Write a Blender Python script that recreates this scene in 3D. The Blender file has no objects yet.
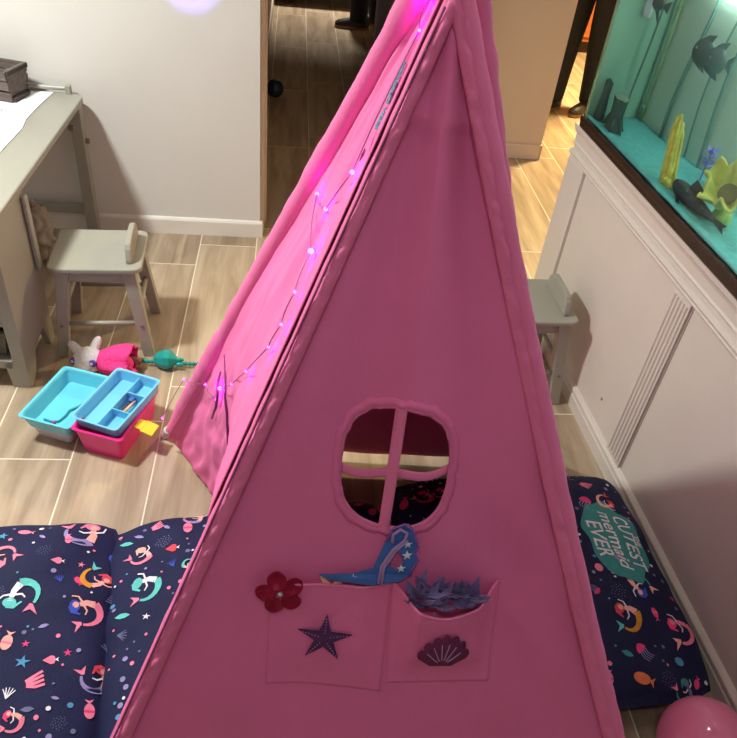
import bpy, bmesh, math, random
from mathutils import Vector, Matrix, geometry, noise
PI = math.pi
C = bpy.context.scene.collection
S = bpy.context.scene
rnd = random.Random(7)

# ------------------------------------------------------------------ materials
def lin(c):
    return tuple(((v/255/12.92) if v/255 <= .04045 else ((v/255+.055)/1.055)**2.4) for v in c)
def mat(name, rgb, rough=.5, var=.06, scale=12., bump=0., bscale=60., metal=0., spec=.4, trans=0., stretch=(1,1,1), coat=0.):
    m = bpy.data.materials.new(name); m.use_nodes = True
    nt = m.node_tree; N = nt.nodes; Lk = nt.links
    b = N['Principled BSDF']; c = lin(rgb)
    b.inputs['Roughness'].default_value = rough
    b.inputs['Metallic'].default_value = metal
    b.inputs['Specular IOR Level'].default_value = spec
    b.inputs['Coat Weight'].default_value = coat
    tc = N.new('ShaderNodeTexCoord'); mp = N.new('ShaderNodeMapping'); mp.inputs['Scale'].default_value = stretch
    Lk.new(tc.outputs['Object'], mp.inputs['Vector'])
    n = N.new('ShaderNodeTexNoise'); n.inputs['Scale'].default_value = scale; n.inputs['Detail'].default_value = 4
    Lk.new(mp.outputs[0], n.inputs['Vector'])
    r = N.new('ShaderNodeValToRGB')
    r.color_ramp.elements[0].position = .3; r.color_ramp.elements[1].position = .7
    r.color_ramp.elements[0].color = tuple(v*(1-var) for v in c)+(1,)
    r.color_ramp.elements[1].color = tuple(min(1, v*(1+var)) for v in c)+(1,)
    Lk.new(n.outputs['Fac'], r.inputs['Fac']); Lk.new(r.outputs['Color'], b.inputs['Base Color'])
    if bump:
        n2 = N.new('ShaderNodeTexNoise'); n2.inputs['Scale'].default_value = bscale; n2.inputs['Detail'].default_value = 5
        Lk.new(mp.outputs[0], n2.inputs['Vector'])
        bp = N.new('ShaderNodeBump'); bp.inputs['Strength'].default_value = bump; bp.inputs['Distance'].default_value = .01
        Lk.new(n2.outputs['Fac'], bp.inputs['Height']); Lk.new(bp.outputs[0], b.inputs['Normal'])
    if trans:
        t = N.new('ShaderNodeBsdfTranslucent'); Lk.new(r.outputs['Color'], t.inputs['Color'])
        mx = N.new('ShaderNodeMixShader'); mx.inputs[0].default_value = trans
        Lk.new(b.outputs[0], mx.inputs[1]); Lk.new(t.outputs[0], mx.inputs[2])
        Lk.new(mx.outputs[0], N['Material Output'].inputs['Surface'])
    return m
def emat(name, rgb, strength):
    m = bpy.data.materials.new(name); m.use_nodes = True
    nt = m.node_tree; nt.nodes.remove(nt.nodes['Principled BSDF'])
    e = nt.nodes.new('ShaderNodeEmission'); e.inputs[0].default_value = lin(rgb)+(1,); e.inputs[1].default_value = strength
    nt.links.new(e.outputs[0], nt.nodes['Material Output'].inputs['Surface'])
    return m

def floor_mat():
    m = bpy.data.materials.new('wood look tile'); m.use_nodes = True
    nt = m.node_tree; N = nt.nodes; Lk = nt.links; b = N['Principled BSDF']
    def math_(op, a, bb=None):
        n = N.new('ShaderNodeMath'); n.operation = op
        for i, v in enumerate((a, bb)):
            if v is None: continue
            if isinstance(v, (int, float)): n.inputs[i].default_value = v
            else: Lk.new(v, n.inputs[i])
        return n.outputs[0]
    tc = N.new('ShaderNodeTexCoord'); sp = N.new('ShaderNodeSeparateXYZ'); Lk.new(tc.outputs['Object'], sp.inputs[0])
    W, L = .2435, .95
    cx = math_('DIVIDE', math_('ADD', sp.outputs[0], .379), W)
    col = math_('FLOOR', cx); fx = math_('FRACT', cx)
    yy = math_('DIVIDE', math_('SUBTRACT', sp.outputs[1], math_('ADD', math_('MULTIPLY', col, .1705), 1.879)), L)
    row = math_('FLOOR', yy); fy = math_('FRACT', yy)
    gx = math_('MULTIPLY', math_('MINIMUM', fx, math_('SUBTRACT', 1, fx)), W)
    gy = math_('MULTIPLY', math_('MINIMUM', fy, math_('SUBTRACT', 1, fy)), L)
    g = math_('LESS_THAN', math_('MINIMUM', gx, gy), .0022)
    idn = N.new('ShaderNodeCombineXYZ'); Lk.new(col, idn.inputs[0]); Lk.new(row, idn.inputs[1])
    wn = N.new('ShaderNodeTexWhiteNoise'); wn.noise_dimensions = '2D'; Lk.new(idn.outputs[0], wn.inputs['Vector'])
    off = N.new('ShaderNodeVectorMath'); off.operation = 'MULTIPLY_ADD'
    Lk.new(idn.outputs[0], off.inputs[0]); off.inputs[1].default_value = (3.7, 5.3, 0); Lk.new(tc.outputs['Object'], off.inputs[2])
    mp = N.new('ShaderNodeMapping'); mp.inputs['Scale'].default_value = (7, .8, 1); mp.inputs['Rotation'].default_value = (0, 0, .06)
    Lk.new(off.outputs[0], mp.inputs[0])
    n1 = N.new('ShaderNodeTexNoise'); n1.inputs['Scale'].default_value = 2.2; n1.inputs['Detail'].default_value = 7; n1.inputs['Distortion'].default_value = .8
    Lk.new(mp.outputs[0], n1.inputs['Vector'])
    mp2 = N.new('ShaderNodeMapping'); mp2.inputs['Scale'].default_value = (60, 3, 1); Lk.new(off.outputs[0], mp2.inputs[0])
    n2 = N.new('ShaderNodeTexNoise'); n2.inputs['Scale'].default_value = 2; n2.inputs['Detail'].default_value = 4; Lk.new(mp2.outputs[0], n2.inputs['Vector'])
    r = N.new('ShaderNodeValToRGB'); e = r.color_ramp.elements
    e[0].position = .3; e[0].color = lin((139, 119, 98))+(1,); e[1].position = .72; e[1].color = lin((186, 168, 144))+(1,)
    k = e.new(.5); k.color = lin((165, 145, 121))+(1,)
    f = math_('ADD', n1.outputs['Fac'], math_('MULTIPLY', math_('SUBTRACT', n2.outputs['Fac'], .5), .22))
    f = math_('ADD', f, math_('MULTIPLY', math_('SUBTRACT', wn.outputs['Value'], .5), .14))
    Lk.new(f, r.inputs['Fac'])
    mx = N.new('ShaderNodeMix'); mx.data_type = 'RGBA'; Lk.new(g, mx.inputs['Factor'])
    Lk.new(r.outputs['Color'], mx.inputs['A']); mx.inputs['B'].default_value = lin((226, 216, 196))+(1,)
    Lk.new(mx.outputs['Result'], b.inputs['Base Color']); b.inputs['Roughness'].default_value = .42
    bp = N.new('ShaderNodeBump'); bp.inputs['Strength'].default_value = .25; bp.inputs['Distance'].default_value = .003; bp.invert = True
    Lk.new(g, bp.inputs['Height']); Lk.new(bp.outputs[0], b.inputs['Normal'])
    return m

M = {}
def mk(k, *a, **kw): M[k] = mat(k.replace('_', ' '), *a, **kw)
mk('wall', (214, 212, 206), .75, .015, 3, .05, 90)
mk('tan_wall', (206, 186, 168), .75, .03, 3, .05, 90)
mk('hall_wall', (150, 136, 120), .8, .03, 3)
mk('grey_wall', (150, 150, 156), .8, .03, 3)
mk('trim', (224, 220, 210), .4, .02, 6)
mk('casing', (205, 192, 172), .45, .03, 6)
mk('ceiling', (225, 222, 215), .9, .02, 4)
mk('stand', (210, 202, 192), .42, .02, 5, .03, 50)
mk('groove', (150, 134, 126), .6, .05, 8)
mk('rim', (50, 33, 26), .35, .15, 20)
mk('sage', (153, 151, 139), .38, .03, 8, .04, 40)
mk('bolt', (120, 116, 106), .4, .05, 30)
mk('basket', (112, 112, 102), .8, .2, 60, .6, 120)
mk('dark', (28, 26, 26), .7, .1, 20)
mk('paper', (236, 236, 240), .7, .02, 10)
mk('pencil', (165, 165, 175), .7, .02, 10)
mk('crate', (104, 92, 86), .7, .3, 9, .5, 40, stretch=(.6, 8, 8))
mk('crate_dark', (70, 61, 57), .8, .2, 9, .4, 40)
mk('pink_cloth', (241, 124, 179), .72, .035, 7, .12, 260, spec=.15, trans=.06)
mk('pink_band', (241, 128, 178), .72, .035, 9, .15, 200, spec=.15, trans=.05)
mk('piping', (150, 60, 110), .6, .1, 30)
mk('pole', (206, 200, 194), .35, .03, 20)
mk('teal_print', (46, 136, 158), .6, .1, 40)
mk('purple_print', (84, 40, 96), .7, .12, 60)
mk('plum_print', (112, 34, 84), .7, .12, 60)
mk('stitch', (190, 150, 205), .6, .05, 40)
mk('flower_red', (150, 0, 52), .45, .12, 26, .1, 30, spec=.25)
mk('gem', (235, 230, 230), .1, .02, 20, metal=.4, spec=.8)
mk('mask_blue', (62, 104, 180), .55, .1, 50)
mk('mask_white', (226, 228, 240), .5, .03, 30)
mk('mask_lilac', (176, 140, 196), .55, .06, 30)
mk('glitter', (150, 100, 190), .25, .3, 200, .4, 300, metal=.3)
mk('apricot', (226, 178, 150), .7, .1, 30)
mk('pompon', (122, 110, 166), .35, .35, 30, spec=.7)
mk('wire', (150, 90, 130), .4, .1, 30)
mk('ribbon', (140, 50, 125), .6, .1, 30)
mk('hot_pink', (238, 40, 140), .34, .03, 12, coat=.2)
mk('sky_blue', (112, 196, 232), .34, .02, 12, coat=.2)
mk('aqua', (100, 200, 222), .34, .03, 12, coat=.2)
mk('yellow', (248, 206, 60), .35, .04, 12)
mk('lilac_white', (206, 200, 216), .35, .03, 12)
mk('teal_rubber', (42, 140, 156), .5, .05, 12)
mk('magenta', (190, 60, 150), .4, .05, 20)
mk('black', (24, 22, 26), .5, .1, 20)
mk('marker_brown', (84, 50, 60), .5, .1, 20)
mk('white_plush', (240, 238, 238), .9, .03, 40, .6, 160)
mk('pink_plush', (236, 60, 140), .9, .1, 30, .6, 140)
mk('violet_eye', (96, 66, 178), .2, .1, 40, coat=.5)
mk('brown_plush', (140, 96, 84), .9, .1, 40, .5, 140)
mk('teal', (20, 148, 142), .35, .08, 20)
mk('balloon', (246, 136, 178), .10, .02, 6, spec=.6, coat=.5)
mk('beige_fabric', (172, 158, 144), .9, .15, 20, .6, 60)
mk('denim', (20, 24, 32), .75, .3, 14, .3, 120)
mk('shoe', (52, 42, 38), .5, .15, 20)
mk('sole', (150, 112, 84), .6, .1, 20)
mk('skin', (216, 172, 148), .5, .04, 12)
mk('hair', (50, 36, 28), .6, .2, 40)
mk('shirt', (70, 76, 90), .8, .08, 14)
mk('sofa', (40, 36, 36), .8, .1, 12)
mk('wood_orange', (176, 92, 42), .45, .2, 5, stretch=(1, 1, 6))
mk('wood_dark', (64, 40, 28), .5, .2, 8)
mk('blue_ball', (34, 52, 70), .25, .1, 12)
mk('tank_back', (196, 206, 188), .7, .1, 3)
mk('tank_end', (150, 182, 158), .7, .08, 3)
mk('tank_sand', (110, 196, 196), .8, .12, 40, .3, 90)
mk('tank_pipe', (150, 168, 118), .6, .3, 22)
mk('silicone', (150, 206, 200), .4, .05, 20)
mk('stem_dark', (92, 122, 110), .7, .2, 30)
mk('fish_dark', (70, 80, 80), .5, .2, 30)
mk('fish_pale', (128, 118, 110), .5, .2, 40)
mk('pleco', (40, 48, 56), .6, .8, 70, .4, 120)
mk('coral_yellow', (216, 204, 96), .7, .25, 40, .5, 90)
mk('coral_cream', (222, 220, 120), .7, .18, 30, .4, 70)
mk('coral_brown', (120, 112, 70), .8, .2, 30)
mk('leaf_purple', (120, 112, 206), .6, .15, 40)
mk('leaf_green', (100, 206, 120), .6, .2, 40)
mk('stump', (60, 82, 78), .8, .3, 30, .5, 60)
mk('stump_cut', (150, 172, 150), .8, .15, 30)
mk('navy', (19, 24, 66), .8, .12, 10, .2, 200)
PAL = dict(pink=(240, 130, 160), hot=(232, 66, 124), peach=(248, 180, 166), teal=(96, 196, 188), lilac=(150, 140, 190), white=(232, 228, 236),
           blue=(60, 84, 190), mustard=(214, 146, 44), grey=(110, 114, 150), orange=(228, 120, 76), sea=(60, 146, 146), bluestar=(78, 150, 190), coralred=(224, 74, 88))
for k, v in PAL.items(): mk('print_'+k, v, .8, .1, 60)
M['floor'] = floor_mat()
M['led'] = emat('magenta led', (255, 18, 255), 130)
M['tank_glow'] = emat('added tank glow', (225, 255, 248), 30.)

# ------------------------------------------------------------------ mesh helpers
class MB:
    def __init__(s): s.v = []; s.f = []; s.m = []
    def add(s, vs, fs, mi=0, mtx=None):
        o = len(s.v)
        s.v += [(mtx @ Vector(p)) if mtx is not None else Vector(p) for p in vs]
        s.f += [tuple(i+o for i in f) for f in fs]; s.m += [mi]*len(fs); return s
    def box(s, x0, x1, y0, y1, z0, z1, mi=0, mtx=None):
        v = [(x, y, z) for z in (z0, z1) for y in (y0, y1) for x in (x0, x1)]
        return s.add(v, [(0, 2, 3, 1), (4, 5, 7, 6), (0, 1, 5, 4), (2, 6, 7, 3), (0, 4, 6, 2), (1, 3, 7, 5)], mi, mtx)
    def prism(s, bot, top, mi=0, mtx=None):      # two loops with the same count
        n = len(bot)
        return s.add(list(bot)+list(top), [tuple(reversed(range(n))), tuple(range(n, 2*n))]+[(i, (i+1) % n, n+(i+1) % n, n+i) for i in range(n)], mi, mtx)
    def bar(s, a, b, wx, wy, wx2=None, wy2=None, mi=0):  # square bar with level ends
        a, b = Vector(a), Vector(b); wx2 = wx if wx2 is None else wx2; wy2 = wy if wy2 is None else wy2
        q = lambda p, w, d: [p+Vector((sx*w/2, sy*d/2, 0)) for sx, sy in ((-1, -1), (1, -1), (1, 1), (-1, 1))]
        return s.prism(q(a, wx, wy), q(b, wx2, wy2), mi)
    def tube(s, pts, r, n=8, mi=0, cap=True, closed=False):
        pts = [Vector(p) for p in pts]; k = len(pts); rs = r if isinstance(r, (list, tuple)) else [r]*k
        vs = []; up = Vector((.123, .31, .94)).normalized(); prev = None
        for i, p in enumerate(pts):
            if closed: t = pts[(i+1) % k]-pts[i-1]
            else: t = pts[min(i+1, k-1)]-pts[max(i-1, 0)]
            t = t.normalized() if t.length > 1e-9 else Vector((0, 0, 1))
            if prev is None: a = t.cross(up); a = a if a.length > .05 else t.cross(Vector((1, 0, 0)))
            else: a = prev-t*prev.dot(t)
            a.normalize(); prev = a; b = t.cross(a)
            vs += [p+(a*math.cos(2*PI*j/n)+b*math.sin(2*PI*j/n))*rs[i] for j in range(n)]
        fs = [(i*n+j, i*n+(j+1) % n, ((i+1) % k)*n+(j+1) % n, ((i+1) % k)*n+j) for i in range(k if closed else k-1) for j in range(n)]
        if cap and not closed: fs += [tuple(reversed(range(n))), tuple(range((k-1)*n, k*n))]
        return s.add(vs, fs, mi)
    def ell(s, c, r, n=16, m=10, mi=0, mtx=None):
        r = (r, r, r) if isinstance(r, (int, float)) else r; c = Vector(c)
        loc = Matrix.Translation(c) @ (mtx if mtx is not None else Matrix())
        vs = [(0, 0, -r[2])]+[(r[0]*math.cos(2*PI*j/n)*math.sin(PI*i/m), r[1]*math.sin(2*PI*j/n)*math.sin(PI*i/m), -r[2]*math.cos(PI*i/m)) for i in range(1, m) for j in range(n)]+[(0, 0, r[2])]
        fs = [(0, 1+(j+1) % n, 1+j) for j in range(n)]
        for i in range(m-2): fs += [(1+i*n+j, 1+i*n+(j+1) % n, 1+(i+1)*n+(j+1) % n, 1+(i+1)*n+j) for j in range(n)]
        e = len(vs)-1; fs += [(e, 1+(m-2)*n+j, 1+(m-2)*n+(j+1) % n) for j in range(n)]
        return s.add(vs, fs, mi, loc)
    def lathe(s, prof, n=20, mi=0, mtx=None):
        vs = [(r*math.cos(2*PI*j/n), r*math.sin(2*PI*j/n), z) for r, z in prof for j in range(n)]; k = len(prof)
        fs = [(i*n+j, i*n+(j+1) % n, (i+1)*n+(j+1) % n, (i+1)*n+j) for i in range(k-1) for j in range(n)]
        fs += [tuple(reversed(range(n))), tuple(range((k-1)*n, k*n))]
        return s.add(vs, fs, mi, mtx)
    def grid(s, fn, nu, nv, mi=0):               # fn(u,v) with u,v in 0..1
        vs = [fn(i/nu, j/nv) for j in range(nv+1) for i in range(nu+1)]
        return s.add(vs, [(j*(nu+1)+i, j*(nu+1)+i+1, (j+1)*(nu+1)+i+1, (j+1)*(nu+1)+i) for j in range(nv) for i in range(nu)], mi)
    def build(s, name, mats, parent=None, smooth=False, bevel=0., seg=2, solid=0., sub=0):
        me = bpy.data.meshes.new(name); me.from_pydata([tuple(p) for p in s.v], [], s.f)
        for m in (mats if isinstance(mats, (list, tuple)) else [mats]): me.materials.append(M[m] if isinstance(m, str) else m)
        me.polygons.foreach_set('material_index', s.m)
        bm = bmesh.new(); bm.from_mesh(me); bmesh.ops.recalc_face_normals(bm, faces=bm.faces); bm.to_mesh(me); bm.free()
        if smooth: me.polygons.foreach_set('use_smooth', [True]*len(me.polygons))
        me.update()
        o = bpy.data.objects.new(name, me); C.objects.link(o)
        if parent: o.parent = parent
        if solid: md = o.modifiers.new('thickness', 'SOLIDIFY'); md.thickness = solid; md.offset = 0
        if bevel: md = o.modifiers.new('edges', 'BEVEL'); md.width = bevel; md.segments = seg; md.limit_method = 'ANGLE'
        if sub: md = o.modifiers.new('round', 'SUBSURF'); md.levels = sub; md.render_levels = sub
        return o
def tag(o, label, cat, group=None):
    o['label'] = label; o['category'] = cat
    if group: o['group'] = group
    return o
def thing(name, label, cat, loc=(0, 0, 0), rz=0, group=None):
    o = bpy.data.objects.new(name, None); C.objects.link(o); o.location = loc; o.rotation_euler = (0, 0, rz); o.empty_display_size = .05
    return tag(o, label, cat, group)
def structure(o): o['kind'] = 'structure'; return o
def copy_tree(o, parent=None):
    c = o.copy(); C.objects.link(c)
    if parent: c.parent = parent
    for ch in list(o.children): copy_tree(ch, c)
    return c
def RZ(a): return Matrix.Rotation(a, 4, 'Z')
def RX(a): return Matrix.Rotation(a, 4, 'X')
def RY(a): return Matrix.Rotation(a, 4, 'Y')
def T(x, y, z): return Matrix.Translation((x, y, z))
def smooth01(x): x = max(0, min(1, x)); return x*x*(3-2*x)

# ------------------------------------------------------------------ room
structure(MB().box(-3, 4.5, -1.6, 9, -.06, 0).build('floor', 'floor'))
structure(MB().box(-3, 4.5, -1.6, 9, 2.6, 2.66).build('ceiling', 'ceiling'))
structure(MB().box(-3, -.123, 2.925, 3.06, 0, 2.6).build('wall_left', 'wall'))
structure(MB().box(-3.1, -3, -1.6, 3.06, 0, 2.6).build('wall_side', 'wall'))
b = MB(); prof = [(2.911, 0), (2.911, .066), (2.916, .074), (2.925, .078), (2.925, 0)]
b.prism([(-3, y, z) for y, z in prof], [(-.115, y, z) for y, z in prof]); b.box(-.125, -.112, 2.9112, 2.96, 0, .07)
structure(b.build('baseboard_left', 'trim'))
b = MB().box(-.123, -.108, 2.955, 3.075, 0, 2.1).box(-.118, -.1, 3.06, 3.09, 0, 2.1)
structure(b.build('trim_1', 'casing', bevel=.003))
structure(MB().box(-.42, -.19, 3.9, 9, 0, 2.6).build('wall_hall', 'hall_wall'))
structure(MB().box(-.19, -.175, 3.9, 9, 0, .08).build('baseboard_hall', 'casing', bevel=.004))
structure(MB().box(.74, .9, 4.14, 6.17, 0, 2.6).build('hall_light_blocker', 'hall_wall'))  # unseen wall, added to keep the dining lamp's light out of the hall
structure(MB().box(.66, 1.5, 6.17, 6.32, 0, 2.6).build('wall_grey', 'grey_wall'))
structure(MB().box(.72, 1.462, 4.0, 4.14, 0, 2.6).build('wall_column', 'tan_wall'))
structure(MB().box(.71, 1.466, 3.988, 4.0, 0, .088).box(1.455, 1.47, 3.988, 4.15, 0, .088).build('baseboard_column', 'tan_wall', bevel=.004))
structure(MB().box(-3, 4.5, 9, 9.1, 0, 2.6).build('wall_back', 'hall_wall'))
structure(MB().box(4.5, 4.6, -1.6, 9, 0, 2.6).build('wall_far_right', 'tan_wall'))
structure(MB().box(1.75, 1.9, -1.6, 2.6, 0, 2.6).build('wall_right', 'wall'))

# ------------------------------------------------------------------ aquarium stand and tank (frame: x = depth, y = along, z)
AS = math.radians(2.956)
SO = Vector((1.035, 1.312, 0)) - Vector((-math.sin(AS), math.cos(AS), 0))*1.312
def to_world(x, y, z): return SO + Vector((x*math.cos(AS)-y*math.sin(AS), x*math.sin(AS)+y*math.cos(AS), z))
Y0, Y1 = .25, 2.395
st = thing('aquarium_stand', 'long off-white panelled cabinet under the fish tank along the right side', 'cabinet', SO, AS)
MB().box(.016, .44, Y0, Y1, 0, .80).build('body', 'stand', st, bevel=.003)
def run(prof, y0=Y0, y1=Y1, b=None):
    return (b or MB()).prism([(x, y0, z) for x, z in prof], [(x, y1, z) for x, z in prof])
b = run([(.016, 0), (0, 0), (0, .045), (.003, .05), (.003, .058), (-.001, .062), (0, .069), (.006, .074), (.016, .076)])
b.build('base_moulding', 'stand', st)
b = run([(.018, 0.681), (.010, 0.683), (.007, 0.688), (.010, 0.693), (.004, 0.698), (.001, 0.705), (.004, 0.712), (.010, 0.716), (.018, 0.718)])
b.build('panel_moulding', 'stand', st)
b = run([(.018, .730), (.011, .730), (.007, .736), (.011, .742), (.011, .768), (.004, .773), (.001, .782), (-.004, .79), (-.006, .804), (.018, .804)])
b.build('top_moulding', 'stand', st)
b = MB()
b.box(.008, .018, 1.462, 1.552, .074, .683)
for i in range(5):
    y = 1.474+i*.0165; b.tube([(.0085, y, .09), (.0085, y, .672)], .0052, 8)
b.build('fluted_pilaster', 'stand', st)
MB().box(.0145, .0165, 1.4545, 1.4575, .08, .684).build('door_gap', 'groove', st)
MB().box(.007, .018, 2.255, Y1+.004, .074, .683).build('corner_stile', 'stand', st, bevel=.003)
MB().box(.0150, .0175, 2.2485, 2.2515, .08, .68).build('panel_groove', 'groove', st)
MB().ell((.014, 1.68, .165), (.004, .005, .005)).build('screw', 'groove', st)

TY0, TY1, TD = .55, 2.355, .415
tank = thing('fish_tank', 'large teal lit aquarium standing on the off-white cabinet', 'aquarium', SO+Vector((0, 0, .804)), AS)
z0 = .804
def L_(z): return z-z0
b = MB().box(-.006, TD+.012, TY0-.006, TY1+.006, L_(.805), L_(.838)).box(-.008, .002, TY0-.008, TY1+.008, L_(.822), L_(.842))
b.build('bottom_frame', 'rim', tank, bevel=.003)
b = MB()
for a in ((-.008, .03, TY0-.008, TY1+.008), (TD-.01, TD+.014, TY0-.008, TY1+.008), (.03, TD, TY0-.008, TY0+.03), (.03, TD, TY1-.03, TY1+.008)): b.box(*a, L_(1.372), L_(1.405))
b.build('top_frame', 'rim', tank, bevel=.003)
g = bpy.data.materials.new('tank glass'); g.use_nodes = True; nt = g.node_tree
for n in list(nt.nodes):
    if n.type == 'BSDF_PRINCIPLED': nt.nodes.remove(n)
tr = nt.nodes.new('ShaderNodeBsdfTransparent'); tr.inputs[0].default_value = (.97, .99, .98, 1); gl = nt.nodes.new('ShaderNodeBsdfGlossy'); gl.inputs['Roughness'].default_value = .02
mx = nt.nodes.new('ShaderNodeMixShader'); fr = nt.nodes.new('ShaderNodeLayerWeight'); fr.inputs[0].default_value = .12
fm_ = nt.nodes.new('ShaderNodeMath'); fm_.operation = 'MULTIPLY'; fm_.inputs[1].default_value = .12; nt.links.new(fr.outputs['Facing'], fm_.inputs[0]); nt.links.new(fm_.outputs[0], mx.inputs[0]); nt.links.new(tr.outputs[0], mx.inputs[1]); nt.links.new(gl.outputs[0], mx.inputs[2]); nt.links.new(mx.outputs[0], nt.nodes['Material Output'].inputs['Surface'])
M['glass'] = g
w = bpy.data.materials.new('tank water'); w.use_nodes = True; nt = w.node_tree
for n in list(nt.nodes):
    if n.type == 'BSDF_PRINCIPLED': nt.nodes.remove(n)
gb = nt.nodes.new('ShaderNodeBsdfGlass'); gb.inputs['IOR'].default_value = 1.33; gb.inputs['Roughness'].default_value = 0
va = nt.nodes.new('ShaderNodeVolumeAbsorption'); va.inputs['Color'].default_value = (.25, .9, .82, 1); va.inputs['Density'].default_value = .42
nt.links.new(gb.outputs[0], nt.nodes['Material Output'].inputs['Surface']); vs_ = nt.nodes.new('ShaderNodeVolumeScatter'); vs_.inputs['Color'].default_value = (.85, 1, .95, 1); vs_.inputs['Density'].default_value = .45; ad_ = nt.nodes.new('ShaderNodeAddShader')
nt.links.new(va.outputs[0], ad_.inputs[0]); nt.links.new(vs_.outputs[0], ad_.inputs[1]); nt.links.new(ad_.outputs[0], nt.nodes['Material Output'].inputs['Volume'])
M['water'] = w
MB().box(-.005, -.0005, TY0, TY1, L_(.838), L_(1.372)).build('front_glass', 'glass', tank)
MB().box(0, TD, TY0, TY1, L_(.839), L_(1.36)).build('water', 'water', tank)
MB().box(TD-.022, TD-.006, TY0+.01, TY1-.012, L_(.842), L_(1.355)).build('back_panel', 'tank_back', tank)
MB().box(.006, TD-.006, TY1-.016, TY1-.005, L_(.842), L_(1.355)).build('end_panel', 'tank_end', tank)
b = MB(); b.grid(lambda u, v: (.004+u*(TD-.03), TY0+.01+v*(TY1-TY0-.03), L_(.848)+.003*noise.noise(Vector((u*6, v*24, 0)))), 12, 60)
sand = b.build('sand', 'tank_sand', tank, smooth=True, solid=.006); sand['kind'] = 'stuff'
b = MB().tube([(TD-.03, TY1-.024, L_(.85)), (TD-.03, TY1-.024, L_(1.35))], .007, 10)
b.tube([(TD-.026, y, L_(.851)) for y in (TY0+.05, TY1-.03)], .005, 8)
b.build('corner_seal', 'silicone', tank, smooth=True)
b = MB()
b.tube([(TD-.04, TY1-.045, L_(.85)), (TD-.038, TY1-.05, L_(1.1)), (TD-.04, TY1-.045, L_(1.35))], .008, 10)
for z in (.9, .97, 1.06, 1.13, 1.2): b.ell((TD-.042, TY1-.046, L_(z)), .0105, 8, 6)
b.build('corner_pipe', 'tank_pipe', tank, smooth=True)
b = MB().tube([(TD-.045, TY0+.02, L_(1.285)), (TD-.045, TY1-.22, L_(1.285))], .016, 12)
lt = b.build('added_glow_tube', 'tank_glow', tank, smooth=True)  # glowing tube added under water to light the tank and whiten its upper back

def tw(x, y, z=0): return to_world(x, y, z)
fz = .852
# decor in the tank
t = thing('tree_stump_ornament', 'dark tree stump ornament with pale cut top in far corner of tank', 'ornament', tw(.09, 2.215, fz), AS)
b = MB(); n = 20; pr = [(.044, 0), (.036, .015), (.032, .05), (.034, .085), (.037, .1)]
vs = [(r*(1+.09*math.sin(5*a+1))*math.cos(a), r*(1+.09*math.sin(5*a+1))*math.sin(a), z) for r, z in pr for a in (2*PI*j/n for j in range(n))]
b.add(vs, [(i*n+j, i*n+(j+1) % n, (i+1)*n+(j+1) % n, (i+1)*n+j) for i in range(4) for j in range(n)])
b.build('trunk', 'stump', t, smooth=True)
MB().lathe([(.036, .097), (.036, .103)], 20).build('cut_top', 'stump_cut', t, bevel=.002)
for a in (-2.6, -1.5, -.4, 2.2): MB().tube([(.03*math.cos(a), .03*math.sin(a), .04), (.045*math.cos(a), .045*math.sin(a), .015), (.06*math.cos(a), .06*math.sin(a), .003)], [.009, .008, .004], 8).build('root', 'stump', t, smooth=True)
b = MB().lathe([(.03, 0), (.026, .04), (.02, .085), (.022, .12), (.008, .13)], 10)
for i, v in enumerate(b.v): v += Vector((noise.noise(v*60), noise.noise(v*60+Vector((9, 0, 0))), 0))*.008
o = b.build('driftwood', 'stump', smooth=True); o.location = tw(.06, 2.3, fz); tag(o, 'dark upright driftwood beside the pale topped tree stump in tank', 'driftwood')

t = thing('tube_coral_ornament', 'tall yellow tube coral ornament standing on the tank sand', 'ornament', tw(.085, 1.815, fz), AS)
for i in range(15):
    a = i*2.4; r = .0072*math.sqrt(i); h = .178-.001*i-.014*((i*5) % 3)
    b = MB(); p = [Vector((r*math.cos(a)*(1-.2*k), r*math.sin(a)*(1-.2*k)+.05*k*h/.17, h*k)) for k in (0, .25, .5, .75, 1)]
    b.tube(p, [.010, .0085, .008, .008, .0065], 8)
    for k in range(5):
        q = p[0].lerp(p[-1], rnd.uniform(.1, .9)); b.ell(q+Vector((rnd.uniform(-.007, .007), rnd.uniform(-.007, .007), 0)), .004, 6, 4)
    b.build('tube', 'coral_yellow', t, smooth=True)
b = MB()
for i in range(14):
    a = i*1.9; b.ell((.026*math.cos(a), .026*math.sin(a)-.005, .008+.004*(i % 3)), .011, 8, 6)
b.build('base', 'coral_yellow', t, smooth=True)

t = thing('cup_coral_ornament', 'cream yellow ruffled cup coral ornament with dark hollow on tank sand', 'ornament', tw(.18, 1.615, fz), AS)
b = MB(); n = 48
def cup(u, v):
    a = 2*PI*u; r = .018+.062*v**.8; rr = r*(1+.22*v*math.sin(5*a)+.1*v*math.sin(11*a+1)); q = Vector((rr*math.cos(a), rr*math.sin(a), .012+.06*v**1.6+.016*v*math.sin(7*a)))
    return RY(-.7) @ q + Vector((-.0, 0, .05))
b.grid(cup, n, 10); b.build('cup', ['coral_cream'], t, smooth=True, solid=.009)
MB().ell((-.018, 0, .072), (.032, .036, .010), 16, 8, mtx=RY(-.7)).build('hollow', 'coral_brown', t, smooth=True)
MB().lathe([(.035, 0), (.03, .02), (.02, .06)], 14).build('base', 'coral_cream', t, smooth=True)

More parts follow.
